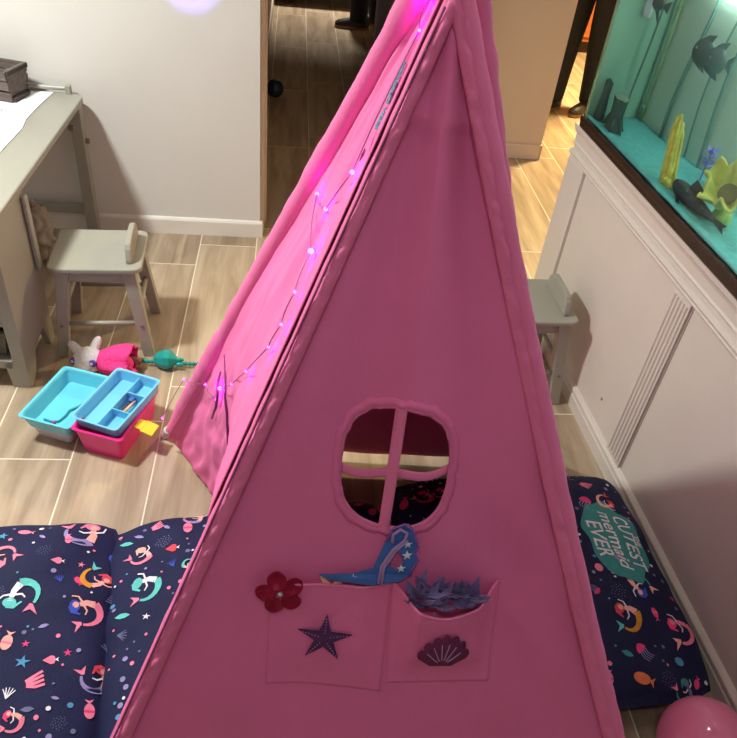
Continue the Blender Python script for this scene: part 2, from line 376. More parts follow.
t = thing('purple_plant', 'small purple plastic plant behind the cream cup coral', 'plant', tw(.30, 1.845, fz), AS)
for i in range(14):
    a = i*2.4; h = .03+.07*(i/14); b = MB(); d = Vector((math.cos(a), math.sin(a), .5)).normalized(); p = Vector((0, 0, h*.9)); s_ = d.cross(Vector((0, 0, 1))).normalized()*.011
    b.add([p, p+d*.018+s_, p+d*.04, p+d*.018-s_], [(0, 1, 2, 3)]); b.build('leaf', 'leaf_purple', t, solid=.001)
MB().tube([(0, 0, 0), (0, 0, .1)], .003, 6).build('stem', 'leaf_purple', t)
t = thing('green_plant', 'bright green small leaved plant at right behind the cup coral', 'plant', tw(.32, 1.70, fz), AS)
for k in range(7):
    x, y = rnd.uniform(-.04, .04), rnd.uniform(-.11, .09); h = rnd.uniform(.07, .15); b = MB().tube([(x, y, 0), (x+.005, y, h)], .0014, 5)
    for i in range(int(h/.011)):
        z = .012+i*.011
        for sgn in (-1, 1): b.ell((x+.004, y+sgn*.007, z), (.0035, .0075, .0022), 8, 5, mtx=RX(sgn*.5))
    b.build('sprig', 'leaf_green', t, smooth=True)

def stem(y, x, ztop, amp, r, label):
    b = MB(); b.tube([(amp*math.sin(3*k/9+y*5), amp*1.3*math.sin(4*k/9+y*9), (ztop-fz)*k/9) for k in range(10)], r, 8)
    o = b.build('plant_stem', 'stem_dark', smooth=True); o.location = tw(x, y, fz); o.rotation_euler.z = AS; tag(o, label, 'plant stem', 'stems at the back of the tank')
stem(2.155, .385, 1.29, .012, .008, 'thick dark stem at tank back just left of the round dark fish')
stem(2.02, .38, 1.27, .012, .004, 'thin dark stem directly behind the two round dark fish')
stem(1.955, .385, 1.25, .010, .006, 'dark stem at tank back below the right round dark fish')
stem(2.30, .25, 1.32, .008, .005, 'thin dark stem on the far end wall of the tank')

def round_fish(x, y, z, rz, label, pale):
    t = thing('round_fish', label, 'fish', tw(x, y, z), rz, 'dark fish in the tank')
    b = MB().ell((0, 0, 0), (.042, .016, .036), 20, 12); b.build('body', 'fish_dark', t, smooth=True)
    b = MB().add([(-.036, 0, .006), (-.062, 0, .024), (-.056, 0, 0), (-.062, 0, -.024), (-.036, 0, -.006)], [(0, 1, 2, 3, 4)]); b.build('tail', 'fish_dark', t, solid=.002)
    b = MB().add([(-.02, 0, .03), (-.03, 0, .052), (.0, 0, .045), (.02, 0, .03)], [(0, 1, 2, 3)]); b.build('dorsal_fin', 'fish_dark', t, solid=.002)
    b = MB().add([(-.02, 0, -.03), (-.03, 0, -.048), (.0, 0, -.04), (.02, 0, -.03)], [(0, 1, 2, 3)]); b.build('anal_fin', 'fish_dark', t, solid=.002)
    for s_ in (-1, 1): MB().ell((.026, s_*.0125, .008), .0045, 10, 6).build('eye', pale, t, smooth=True)
round_fish(.26, 2.02, 1.150, PI/2+.5, 'dark round fish with a white eye glint in the tank, left of its twin', 'gem')
round_fish(.25, 1.945, 1.150, PI/2+1.0, 'dark round fish with a pinkish cheek in the tank, right of its twin', 'fish_pale')
t = thing('angel_fish', 'dark long finned fish high in the far end of the tank', 'fish', tw(.2, 2.275, 1.212), PI/2+.6, 'dark fish in the tank')
MB().ell((0, 0, 0), (.028, .009, .019), 16, 10).build('body', 'fish_dark', t, smooth=True)
MB().add([(-.012, 0, .012), (-.036, 0, .05), (.012, 0, .014)], [(0, 1, 2)]).build('dorsal_fin', 'fish_dark', t, solid=.002)
MB().add([(-.012, 0, -.012), (-.03, 0, -.06), (.01, 0, -.014)], [(0, 1, 2)]).build('anal_fin', 'fish_dark', t, solid=.002)
MB().add([(-.024, 0, .004), (-.055, 0, .018), (-.05, 0, -.018), (-.024, 0, -.004)], [(0, 1, 2, 3)]).build('tail', 'fish_dark', t, solid=.002)
o = MB().box(-.012, .012, -.018, .018, -.02, .05).build('filter_box', 'mask_white', bevel=.004); o.location = tw(.2, 2.32, 1.185); o.rotation_euler.z = AS
tag(o, 'small white box beside the dark long finned fish in tank', 'filter')

t = thing('pleco_fish', 'dark speckled bottom fish with pointed tail lying on the tank sand', 'fish', tw(.075, 1.655, fz+.024), 0)
b = MB(); n = 16; sec = [(.125, .006, .005), (.115, .022, .016), (.09, .034, .023), (.055, .036, .025), (.015, .028, .022), (-.03, .02, .017), (-.075, .011, .011), (-.1, .006, .007)]
tmx = RZ(AS+PI/2)
vs = [tmx @ Vector((y, x_*math.cos(a), z_*math.sin(a))) for y, x_, z_ in sec for a in (2*PI*j/n for j in range(n))]
fs = [(i*n+j, i*n+(j+1) % n, (i+1)*n+(j+1) % n, (i+1)*n+j) for i in range(len(sec)-1) for j in range(n)]+[tuple(range(n)), tuple(range((len(sec)-1)*n, len(sec)*n))]
b.add(vs, fs); b.build('body', 'pleco', t, smooth=True, sub=1)
def fin(name, pts): MB().add([tmx @ Vector(p) for p in pts], [tuple(range(len(pts)))]).build(name, 'pleco', t, solid=.002)
fin('tail', [(-.095, 0, .006), (-.15, 0, .012), (-.135, 0, 0), (-.145, 0, -.012), (-.095, 0, -.006)])
fin('dorsal_fin', [(.05, 0, .022), (.03, 0, .05), (-.01, 0, .04), (-.005, 0, .02)])
for s_ in (-1, 1): fin('pectoral_fin', [(.08, s_*.026, -.012), (.04, s_*.06, -.018), (.03, s_*.05, -.018), (.055, s_*.026, -.012)])

# ------------------------------------------------------------------ furniture: stools and desk
def make_stool(label, loc, rz):
    t = thing('toddler_stool', label, 'stool', loc, rz, 'grey toddler stools')
    H_, hw, hd = .345, .148, .132
    b = MB(); n = 6; pts = []
    for sx, sy, a0 in ((1, 1, 0), (-1, 1, PI/2), (-1, -1, PI), (1, -1, 1.5*PI)):
        for k in range(n): a = a0+PI/2*k/(n-1); pts.append((sx*(hw-.028)+.028*math.cos(a), sy*(hd-.028)+.028*math.sin(a)))
    b.prism([(x, y, H_-.018) for x, y in pts], [(x, y, H_) for x, y in pts]); b.build('seat', 'sage', t, bevel=.005, seg=3)
    b = MB(); hp = []
    L0 = .098
    for k in range(17):
        y = -L0+2*L0*k/16; hp.append((y, .056*(1-abs(y/L0)**7)+.012))
    hp = [(-L0, 0)]+hp+[(L0, 0)]
    b.prism([(hw-.052+.10*y*y, y, H_+z) for y, z in hp], [(hw-.032+.10*y*y, y, H_+z) for y, z in hp]); b.build('backrest', 'sage', t, bevel=.004)
    for sx in (-1, 1):
        for sy in (-1, 1):
            b = MB().bar((sx*.143, sy*.133, 0), (sx*.104, sy*.098, H_-.017), .036, .036, .042, .04); lg = b.build('leg', 'sage', t, bevel=.003)
            MB().ell((sx*.13, sy*(.122+.018), .125), (.006, .003, .006), 10, 6).build('bolt_cap', 'bolt', lg)
    for sy in (-1, 1): MB().box(-.1, .1, sy*.098-.011, sy*.098+.011, H_-.062, H_-.017).build('apron', 'sage', t, bevel=.002)
    for sx in (-1, 1): MB().box(sx*.104-.011, sx*.104+.011, -.1, .1, H_-.062, H_-.017).build('apron', 'sage', t, bevel=.002)
    for sy in (-1, 1): MB().tube([(-.125, sy*.121, .125), (.125, sy*.121, .125)], .0085, 10).build('stretcher', 'sage', t, smooth=True)
    for sx in (-1, 1): MB().tube([(sx*.123, -.118, .165), (sx*.123, .118, .165)], .0085, 10).build('stretcher', 'sage', t, smooth=True)
    return t
stool = make_stool('low grey wooden toddler stool beside the desk and the open craft box', (-.626, 2.178, 0), .06)
s2 = copy_tree(stool); s2['label'] = 'low grey wooden toddler stool against the aquarium cabinet, half behind the tent'; s2.location = (.808, 1.975, 0); s2.rotation_euler.z = .03

dk = thing('kids_desk', 'grey wooden children\'s desk with open knee space against the left wall', 'desk', (-1.152, 2.38, 0), -.018)
dx, dy = 1.17, -2.38
def D(b, *a): return b.box(a[0]+dx, a[1]+dx, a[2]+dy, a[3]+dy, a[4], a[5])
b = MB(); r_ = .05; pts = []
for cx, cy, a0 in ((-.82-r_, 2.905-r_, 0), (-1.5+r_, 2.905-r_, PI/2), (-1.5+r_, 1.83+r_, PI), (-.82-r_, 1.83+r_, 1.5*PI)):
    for k in range(7): a = a0+PI/2*k/6; pts.append((cx+r_*math.cos(a)+dx, cy+r_*math.sin(a)+dy))
b.prism([(x, y, .578) for x, y in pts], [(x, y, .602) for x, y in pts]); b.build('desktop', 'sage', dk, bevel=.006, seg=3)
for x in (-.855, -1.46): MB().bar((x+dx, 2.862+dy, 0), (x+dx, 2.862+dy, .578), .045, .045).build('leg', 'sage', dk, bevel=.003)
b = MB(); D(b, -1.44, -.86, 2.87, 2.89, .1, .14); b.build('stretcher', 'sage', dk, bevel=.002)
b = MB(); D(b, -1.46, -.84, 2.85, 2.885, .5, .578); b.build('rear_apron', 'sage', dk, bevel=.002)
b = MB(); D(b, -.878, -.862, 2.2, 2.85, .53, .578); b.build('side_apron', 'sage', dk, bevel=.002)
# near drawer end with panel sides and shelves
def side_panel(x0, x1):
    prof = [(1.87, 0), (1.925, 0), (1.97, .1), (2.06, .1), (2.095, 0), (2.14, 0), (2.14, .578), (1.87, .578)]
    return MB().prism([(x0+dx, y+dy, z) for y, z in prof], [(x1+dx, y+dy, z) for y, z in prof])
side_panel(-.85, -.83).build('side_panel', 'sage', dk, bevel=.002)
side_panel(-1.45, -1.43).build('side_panel', 'sage', dk, bevel=.002)
b = MB(); D(b, -.828, -.815, 2.105, 2.135, .3, .56); b.build('stile', 'sage', dk, bevel=.004)
b = MB().prism([(-.885+dx, 1.862+dy, 0), (-.828+dx, 1.862+dy, 0), (-.828+dx, 1.862+dy, .578), (-.868+dx, 1.862+dy, .578), (-.868+dx, 1.862+dy, .11), (-.895+dx, 1.862+dy, .1)][:6],
               [(-.885+dx, 1.885+dy, 0), (-.828+dx, 1.885+dy, 0), (-.828+dx, 1.885+dy, .578), (-.868+dx, 1.885+dy, .578), (-.868+dx, 1.885+dy, .11), (-.895+dx, 1.885+dy, .1)])
b.build('front_leg', 'sage', dk, bevel=.002)
b = MB(); D(b, -1.43, -.85, 2.12, 2.138, .1, .578); b.build('back_panel', 'sage', dk)
for z in (.085, .25, .41):
    b = MB(); D(b, -1.43, -.85, 1.868, 2.12, z, z+.016); b.build('shelf', 'sage', dk, bevel=.002)
    b = MB(); D(b, -1.43, -.868, 1.862, 1.872, z-.006, z+.024); b.build('shelf_lip', 'sage', dk, bevel=.002)
for y, z in ((2.862, .43), (2.7, .545)):
    b = MB().tube([(-.838+dx, y+dy, z), (-.818+dx, y+dy, z)], .011, 10); b.build('bolt_cap', 'bolt', dk, bevel=.002)
b = MB().tube([(-1.45+dx, 2.892+dy, .622), (-.87+dx, 2.892+dy, .622)], .009, 10); D(b, -.885, -.868, 2.878, 2.905, .598, .634)
b.build('paper_rail', 'sage', dk, smooth=False)
# basket on shelf
bk = thing('storage_basket', 'grey woven storage basket on the low shelf of the desk', 'basket', (-1.0, 1.985, .101))
b = MB(); q = lambda w_, d_, z: [(-w_, -d_, z), (w_, -d_, z), (w_, d_, z), (-w_, d_, z)]
b.prism(q(.112, .09, 0), q(.112, .09, .004))
o1, o2, i1, i2 = q(.112, .09, 0), q(.13, .105, .1), q(.106, .084, .004), q(.124, .099, .1)
for k in range(4):
    j = (k+1) % 4
    b.add([o1[k], o1[j], o2[j], o2[k]], [(0, 1, 2, 3)]); b.add([i1[k], i1[j], i2[j], i2[k]], [(3, 2, 1, 0)]); b.add([o2[k], o2[j], i2[j], i2[k]], [(0, 1, 2, 3)])
b.build('basket_body', 'basket', bk)
b = MB().tube([(x*1.0, y, .101) for x, y, _ in q(.127, .102, 0)], .005, 8, closed=True); b.build('basket_rim', 'basket', bk, smooth=True)
# paper, crate
b = MB(); pp = [(-1.46, 2.885), (-.905, 2.885), (-.922, 2.72), (-.928, 2.60), (-.918, 2.52), (-.93, 2.30), (-.94, 2.0), (-.945, 1.87), (-1.46, 1.87)]
b.prism([(x, y, .6035) for x, y in pp], [(x, y, .605) for x, y in pp])
pa = b.build('drawing_paper', 'paper'); tag(pa, 'long white drawing paper spread over the grey desk top', 'paper')
b = MB()
for k in range(16):
    x = rnd.uniform(-1.1, -.97); y = rnd.uniform(2.3, 2.68); p = [Vector((x, y, .6056))]
    for i in range(5): p.append(p[-1]+Vector((rnd.uniform(-.03, .03), rnd.uniform(-.03, .03), 0)))
    b.tube(p, .0006, 4)
b.build('pencil_line', 'pencil', pa)
cr = thing('wooden_crate', 'small weathered grey slatted wooden crate on the drawing paper by the wall', 'crate', (-1.105, 2.825, .606), -.28)
for sx in (-1, 1):
    tx = [(sx*.105, -.048, 0), (sx*.105, .048, 0), (sx*.118, .062, .115), (sx*.118, -.062, .115)]
    MB().prism([Vector(p) for p in tx], [Vector(p)+Vector((-sx*.014, 0, 0)) for p in tx]).build('end_board', 'crate', cr, bevel=.002)
    b = MB()
    for (y0_, y1_, za, zb) in ((-.05, .05, .004, .016), (-.062, .062, .098, .113)): MB().box(sx*.113-.006, sx*.113+.008, y0_, y1_, za, zb).build('end_batten', 'crate_dark', cr, bevel=.001)
for sy in (-1, 1):
    for k in range(3):
        za, zb = .004+k*.038, .036+k*.038; ya, yb = .048+.014*za/.115, .048+.014*zb/.115
        MB().prism([(-.112, sy*ya, za), (.112, sy*ya, za), (.114, sy*yb, zb), (-.114, sy*yb, zb)], [(-.112, sy*(ya+.008), za), (.112, sy*(ya+.008), za), (.114, sy*(yb+.008), zb), (-.114, sy*(yb+.008), zb)]).build('slat', 'crate', cr, bevel=.001)
MB().box(-.1, .1, -.045, .045, .002, .012).build('bottom_board', 'crate_dark', cr)
MB().box(-.1, .1, -.052, .052, .06, .07).build('inner_tray', 'crate_dark', cr)
# ruffled bundle under desk
b = MB()
def ruff(u, v):
    a, h = 2*PI*u, PI*v; r = 1+.1*math.sin(9*a+4*math.sin(5*h))+.08*math.sin(11*h+2*a)
    return Vector((.075*r*math.sin(h)*math.cos(a), .075*r*math.sin(h)*math.sin(a), .12-.12*r*math.cos(h)))
b.grid(ruff, 72, 36); o = b.build('ruffled_bag', 'beige_fabric', smooth=True); o.location = (-1.0, 2.63, .018)
tag(o, 'crumpled beige ruffled cloth bundle on the floor under the desk', 'bag')

# ------------------------------------------------------------------ teepee
FL, FR, BR, BL, AP = Vector((-.425, .448, 0)), Vector((.768, .387, 0)), Vector((.829, 1.581, 0)), Vector((-.364, 1.643, 0)), Vector((.202, 1.015, 1.544))
SL = 1.656
tp = thing('teepee_tent', 'pink cloth play teepee with window, pockets and four poles', 'tent', (.202, 1.015, 0))
TO = Vector((.202, 1.015, 0))
fm, fe = (FL+FR)/2, (FR-FL).normalized(); fs_ = (AP-fm).normalized(); fn = fe.cross(fs_).normalized()   # front: outward normal
if fn.y > 0: fn = -fn
def fold(u, v):
    n = noise.noise(Vector((u*5, v*2.2, 3)))*.009+noise.noise(Vector((u*16, v*7, 1)))*.0022
    n += .007*math.sin((math.atan2(u, 1.66-v))*26+1)*smooth01((v-.55)/.5)
    d = (u-.33)*.8+(v-.55)*1.0; n += .0055*math.sin(34*d+9*u)*math.exp(-((u-.34)**2+(v-.72)**2)/.045)
    hw_ = .6*(1-v/SL); e = min(1, max(0, (hw_-abs(u))/.05)); return n*e - .012*math.sin(PI*min(1, (hw_-abs(u))/max(hw_, .01)))*(1 if v < 1.4 else 0)
def FP(u, v, off=0.): return fm+fe*u+fs_*v+fn*(fold(u, v)+off)-TO
WC, WA, WB = (-.014, .900), .082, .097
def in_win(u, v, k=1.): return abs((u-WC[0])/(WA*k))**2.7+abs((v-WC[1])/(WB*k))**2.7 < 1
# front panel with window hole
nu, nv = 120, 170
vs = []; uv = []
for j in range(nv+1):
    v = .012+(SL-.022-.012)*j/nv; h = .598*(1-v/SL)
    for i in range(nu+1): tr_l = min(h, .002+.026*v/SL); tr_r = min(h, -.005+.029*v/SL+.016*math.sin(PI*v/SL)); u = -(h-tr_l)+(2*h-tr_l-tr_r)*i/nu; uv.append((u, v))
fcs = []
for j in range(nv):
    for i in range(nu):
        q = [j*(nu+1)+i, j*(nu+1)+i+1, (j+1)*(nu+1)+i+1, (j+1)*(nu+1)+i]
        cu = sum(uv[k][0] for k in q)/4; cv = sum(uv[k][1] for k in q)/4
        if not in_win(cu, cv): fcs.append(tuple(q))
cnt = {}
for f in fcs:
    for k in range(4):
        e = tuple(sorted((f[k], f[(k+1) % 4]))); cnt[e] = cnt.get(e, 0)+1
hv = {x for e, c in cnt.items() if c == 1 for x in e}
for k in hv:
    u, v = uv[k]
    if in_win(u, v, 1.35):
        d = (abs((u-WC[0])/WA)**2.7+abs((v-WC[1])/WB)**2.7)**(1/2.7); uv[k] = (WC[0]+(u-WC[0])/d, WC[1]+(v-WC[1])/d)
b = MB(); b.add([FP(*p) for p in uv], fcs); b.build('front_panel', 'pink_cloth', tp, smooth=True, solid=.0016)
# window trim and straps
b = MB(); wr = []
for k in range(90):
    a = 2*PI*k/90; ca, sa = math.cos(a), math.sin(a); d = (abs(ca)**2.7+abs(sa)**2.7)**(1/2.7)
    j = 1.05+.012*math.sin(19*a)+.008*math.sin(31*a)
    wr.append((WC[0]+WA*j*ca/d, WC[1]+WB*j*sa/d))
def ringband(b, pts, k0, k1, off0, off1):
    n = len(pts); a = [FP(WC[0]+(p[0]-WC[0])*k0, WC[1]+(p[1]-WC[1])*k0, off0) for p in pts]; c = [FP(WC[0]+(p[0]-WC[0])*k1, WC[1]+(p[1]-WC[1])*k1, off1+.0015*math.sin(i*2.1)) for i, p in enumerate(pts)]
    b.add(a+c, [(i, (i+1) % n, n+(i+1) % n, n+i) for i in range(n)])
ringband(b, wr, .955, 1.0, .0015, .0045); ringband(b, wr, 1.0, 1.13, .0045, .0012)
b.build('window_trim', 'pink_cloth', tp, smooth=True, solid=.0012)
b = MB(); b.grid(lambda s, t: FP(-.020+.0085*(2*s-1)*1.0+.010*t-.004, .795+.215*t, .003), 3, 24); b.build('window_strap', 'pink_band', tp, smooth=True, solid=.0015)
b = MB(); b.grid(lambda s, t: FP(-.100+.172*t, .893-.0075+.015*s+.012*t-.010*math.sin(PI*min(1, t*1.0))-.006*math.sin(3*PI*t), -.002), 3, 30); b.build('window_strap', 'pink_band', tp, smooth=True, solid=.0015)
# other panels
def tri_panel(name, A_, B_, hem, sag=.01, n1=40, n2=60, m='pink_cloth'):
    mid = (A_+B_)/2; nrm = (B_-A_).cross(AP-A_).normalized(); ctr = Vector((.202, 1.015, .4))
    if nrm.dot(ctr-mid) < 0: nrm = -nrm
    b = MB()
    def f(u, v):
        z = hem(u)+(1-hem(u))*v; p = A_.lerp(B_, u).lerp(AP, min(z, .985))
        e = min(1, 6*min(u, 1-u)); p = p-fe*(-.006+.034*z+.019*math.sin(PI*min(1, z*1.03)))*max(0, 1-u*1.5)*(1 if A_ is FR else 0); return p-TO+nrm*e*(sag*math.sin(PI*u)+.008*noise.noise(Vector((u*6, z*4, sag*99))))
    b.grid(f, n1, n2); return b.build(name, m, tp, smooth=True, solid=.0016)
tri_panel('back_panel', BL+Vector((0, -.045, 0)), BR+Vector((0, -.045, 0)), lambda u: .032)
tri_panel('right_panel', FR, BR, lambda u: .03+.16*math.sin(PI*u))
# left side: door curtain that hangs straight down inside the poles
Q = Vector((.03, 1.02, .02)); ln = (BL-FL).cross(AP-FL).normalized()
if ln.x > 0: ln = -ln
ZS = .80
FLq = FL+Vector((.004, 0, 0))
def LPt(s, z, off=0.):
    k = z/AP.z; k = min(k, .99); p = BL.lerp(FLq, s).lerp(AP+Vector((.028*s, 0, 0)), k)
    if z < ZS:
        bq = BL.lerp(FLq, s).lerp(AP+Vector((.028*s, 0, 0)), ZS/AP.z); hm = BL.lerp(Q, s); hm.z = .02+.24*smooth01((s-.4)/.25)
        w_ = (ZS-z)/ZS; r = bq.lerp(hm, w_); p = p.lerp(r, smooth01(w_/.3))
    e = min(1, min(s, 1-s)*5); wr_ = noise.noise(Vector((s*9, z*5, 7)))*.010+noise.noise(Vector((s*22, z*14, 2)))*.004*(1+1.5*smooth01((.7-z)/.5))
    rec = -.012*smooth01(s/.12)*smooth01((1-s)/.35)+.006*smooth01((s-.6)/.4)
    return p-TO+ln*(e*wr_+rec+off)
b = MB(); b.grid(lambda u, v: LPt(u, .0+(1.528)*v), 70, 150); b.build('door_curtain', 'pink_cloth', tp, smooth=True, solid=.0016)
b = MB()
b.tube([LPt(.10, .56, .003), LPt(.24, .544, .004), LPt(.31, .51, .004), LPt(.35, .48, .004), LPt(.42, .37, .004), LPt(.48, .26, .003)], [.001, .0025, .003, .003, .003, .001], 8); b.build('curtain_seam', 'ribbon', tp, smooth=True)
# poles and sleeves
def wob(a, c, k, r, amp, n=70):
    pts = []; rs = []
    for i in range(n+1):
        t = i/n; p = a.lerp(c, t); pts.append(p); rs.append(r*(1+amp*noise.noise(Vector((t*k, r*77, a.x*5)))))
    return pts, rs
FLp, FRp, APl, APr = FL+Vector((.014, 0, 0)), FR+Vector((-.002, 0, 0)), AP+Vector((.036, 0, 0)), AP+Vector((-.024, 0, 0))
for P_, rr, zt, AQ in ((FLp, .0100, .955, APl), (FRp, .0125, .955, APr), (BL, .030, .955, AP), (BR, .0165, .955, AP)):
    d = (AQ-P_); tip = P_+d*1.14
    bow = (.018 if P_ is FRp else 0); bw = lambda q: q-fe*bow*math.sin(PI*max(0, min(1, (q.z)/1.5)))
    pl = MB().tube([bw(P_.lerp(tip, .004+.996*k/24)-TO) for k in range(25)], .0085, 14).build('pole', 'pole', tp, smooth=True)
    MB().lathe([(.0135, 0), (.0145, .004), (.0145, .05), (.0125, .052)], 14, mtx=Matrix.Translation(P_-TO) @ d.to_track_quat('Z', 'Y').to_matrix().to_4x4()).build('end_cap', 'pole', pl, smooth=False, bevel=.001)
    a_ = P_+d*.035-TO; c_ = P_+d*zt-TO
    if rr > .02: cc = (TO+Vector((0, 0, .5))-P_); off_ = Vector((.016, -.012, .01)); a_ += off_; c_ += off_*.3
    pts, rs = wob(a_, c_, 40, rr, .16, 110)
    if rr > .02: rs = [x*(1-.35*i/110)*(.72+.28*smooth01(i/14)) for i, x in enumerate(rs)]
    b = MB().tube([bw(p) for p in pts], rs, 18, cap=False); b.build('pole_sleeve', 'pink_band', tp, smooth=True)
# piping line along the front left edge, gathered hem ticks
b = MB().tube([FL.lerp(AP, t)-TO+fn*.010+fe*(.008+.022*t)+fn*.001*math.sin(t*90) for t in [.03+.9*i/60 for i in range(61)]], .0018, 6); b.build('edge_piping', 'piping', tp, smooth=True)
for sgn, P_ in ((1, FL), (-1, FR)):
    b = MB()
    def band(s, t, P_=P_, sgn=sgn):
        p = P_.lerp(AP, .02+.92*t); return p-TO+fe*((.012 if sgn > 0 else -.003)+(.018*t if sgn > 0 else -.027*t-.018*math.sin(PI*t)))+fe*sgn*(.03*s*(1-.4*t))+fn*(.006*math.sin(PI*min(1, s*1.0))*(1+1.3*noise.noise(Vector((t*95, s*1.5, sgn))))+.0035+.004*(1-s))
    b.grid(band, 6, 220); b.build('hem_band', 'pink_band', tp, smooth=True, solid=.001)
# pockets
def pocket(u0, u1, v0, vt, bulge, sagf, skew=0):
    b = MB()
    def f(s, t):
        top = vt+sagf(s); v = v0+(top-v0)*t; u = u0+(u1-u0)*s+skew*(1-t)
        k = smooth01(min(s, 1-s)*4)*smooth01(t*2.2)
        return FP(u, v, .0018+bulge*k*(t**.8)+.0025*noise.noise(Vector((u*30, v*30, 0)))*k)
    b.grid(f, 36, 36); o = b.build('pocket', 'pink_cloth', tp, smooth=True, solid=.0016)
    b = MB().tube([f(i/40, 1)+fn*.0012 for i in range(41)], .0026, 8); b.build('pocket_hem', 'pink_band', o, smooth=True)
    return f
pk1 = pocket(-.197, -.002, .482, .690, .012, lambda s: .008*s-.004*math.sin(PI*s))
pk2 = pocket(.000, .178, .500, .702, .045, lambda s: -.040*math.sin(PI*min(1, s*1.02)), .008)
# appliques
def flat_on(fn_, polys, name, m, parent, off=.002, th=.0016):
    b = MB()
    for poly in polys:
        n = len(poly); c = (sum(p[0] for p in poly)/n, sum(p[1] for p in poly)/n)
        for k in (1., .55):
            pass
        v = [fn_(c[0], c[1], off)]+[fn_(c[0]+(p[0]-c[0])*.5, c[1]+(p[1]-c[1])*.5, off) for p in poly]+[fn_(p[0], p[1], off) for p in poly]
        b.add(v, [(0, 1+i, 1+(i+1) % n) for i in range(n)]+[(1+i, 1+n+i, 1+n+(i+1) % n, 1+(i+1) % n) for i in range(n)])
    return b.build(name, m, parent, smooth=True, solid=th)
def p1uv(u, v, off=0.):
    s = (u+.197)/.195; t = (v-.482)/(.690+.008*s-.004*math.sin(PI*max(0, min(1, s)))-.482); k = smooth01(min(s, 1-s)*4)*smooth01(t*2.2); return FP(u, v, .003+.012*k*(t**.8)+off+.0012)
def p2uv(u, v, off=0.):
    t = (v-.5)/.17; s = (u-.008*(1-t))/.178; s = max(.01, min(.99, s)); top = .702-.040*math.sin(PI*min(1, s*1.02)); t = max(0, (v-.5)/(top-.5)); k = smooth01(min(s, 1-s)*4)*smooth01(t*2.2); return FP(u, v, .003+.045*k*(t**.8)+off+.0012)
def star5(c, R, r, rot=0, n=5, sq=1.): return [(c[0]+(R if k % 2 == 0 else r)*math.cos(rot+PI*k/n), c[1]+sq*(R if k % 2 == 0 else r)*math.sin(rot+PI*k/n)) for k in range(2*n)]
sc_ = (-.104, .585)
sf = flat_on(p1uv, [star5(sc_, .047, .0165, PI/2-.05, sq=1.05)], 'starfish_patch', 'purple_print', tp, .0022)
b = MB()
for k in range(5):
    a = PI/2-.05+2*PI*k/5
    for i in range(2, 8): b.ell(p1uv(sc_[0]+.0055*i*math.cos(a), sc_[1]+.0055*i*math.sin(a)*1.05, .0036), (.0011, .0011, .0011), 6, 4)
b.build('stitching', 'stitch', sf)
hc = (.093, .552); hp = [(hc[0]-.018, hc[1]-.004)]
for k in range(7):
    a0 = PI*.93-PI*.86*k/7
    for i in range(5):
        a = a0-PI*.86/7*i/4; rr = .040*(1+.13*math.sin(PI*i/4)); hp.append((hc[0]+rr*1.05*math.cos(a), hc[1]+.004+rr*1.6*math.sin(a)))
hp.append((hc[0]+.018, hc[1]-.004))
sh = flat_on(p2uv, [hp], 'seashell_patch', 'plum_print', tp, .0022)
b = MB()
for k in range(1, 7):
    a = PI*.93-PI*.86*k/7; b.tube([p2uv(hc[0]+r_*1.0*math.cos(a)+(.0-.0)*0, hc[1]+.002+r_*1.6*math.sin(a), .0034) for r_ in (.010, .018, .026, .034)], .0009, 5)
b.build('stitching', 'stitch', sh)
# flower ornament
fl_ = MB(); fcn = (-.180, .675)
fo = None
for k in range(5):
    a = PI/2+.25+2*PI*k/5; b = MB(); c = FP(fcn[0]+.0235*math.cos(a), fcn[1]+.0235*math.sin(a), .016)
    ax = (fe*math.cos(a)+fs_*math.sin(a)).normalized(); sd_ = fn.cross(ax).normalized()
    mtx = Matrix((ax, sd_, fn)).transposed().to_4x4()
    vs = []
    def pet(u, v, mtx=mtx, c=c):
        an = 2*PI*u; q = Vector((.0165*v*math.cos(an), .0150*v*math.sin(an), .006*v*v+.0006*math.sin(5*an)*v-.004*math.cos(an)*v)); return c+(mtx.to_3x3() @ q)
    b.grid(pet, 24, 5)
    if fo is None: fo = b.build('flower_ornament', 'flower_red', tp, smooth=True, solid=.002)
    else: b.build('petal', 'flower_red', fo, smooth=True, solid=.002)
MB().ell(FP(fcn[0], fcn[1], .021), (.0048, .0048, .0048), 12, 8).build('gem', 'gem', fo, smooth=True)
# lettering and small mark on the left side
def text_polys(txt, size, shear=0., bold=0.):
    cu = bpy.data.curves.new('lettering', 'FONT'); cu.body = txt; cu.size = size; cu.shear = shear; cu.offset = bold; cu.align_x = 'CENTER'; cu.align_y = 'CENTER'; cu.resolution_u = 4
    o = bpy.data.objects.new('lettering', cu); C.objects.link(o); bpy.context.view_layer.update()
    me = o.evaluated_get(bpy.context.evaluated_depsgraph_get()).to_mesh()
    v = [tuple(p.co) for p in me.vertices]; f = [tuple(p.vertices) for p in me.polygons]
    o.to_mesh_clear(); bpy.data.objects.remove(o); return v, f
tv, tf = text_polys('MERMAID VIBES', .0148, .15, .0007)
b = MB()
sle = (AP-FL).normalized()            # text runs down the front-left pole
tc_ = LPt(.62, 1.318)
ldn = -sle; lacross = ln.cross(ldn).normalized()
b.add([tc_+ldn*x*.93+(ln.cross(ldn)).normalized()*(y*1.75+.003*math.sin(x*60))+ln*.008 for x, y, _ in tv], tf)
b.build('lettering', 'teal_print', tp, solid=.0008)
b = MB(); q = LPt(.66, 1.238, .004); b.tube([q+ldn*-.008, q+ldn*.0+lacross*.002, q+ldn*.010-lacross*.001], [.001, .0022, .0008], 6); b.tube([q+ldn*-.006+lacross*.004, q+lacross*.007, q+lacross*.004+ldn*.004], .0006, 5)
b.build('printed_mark', 'plum_print', tp)
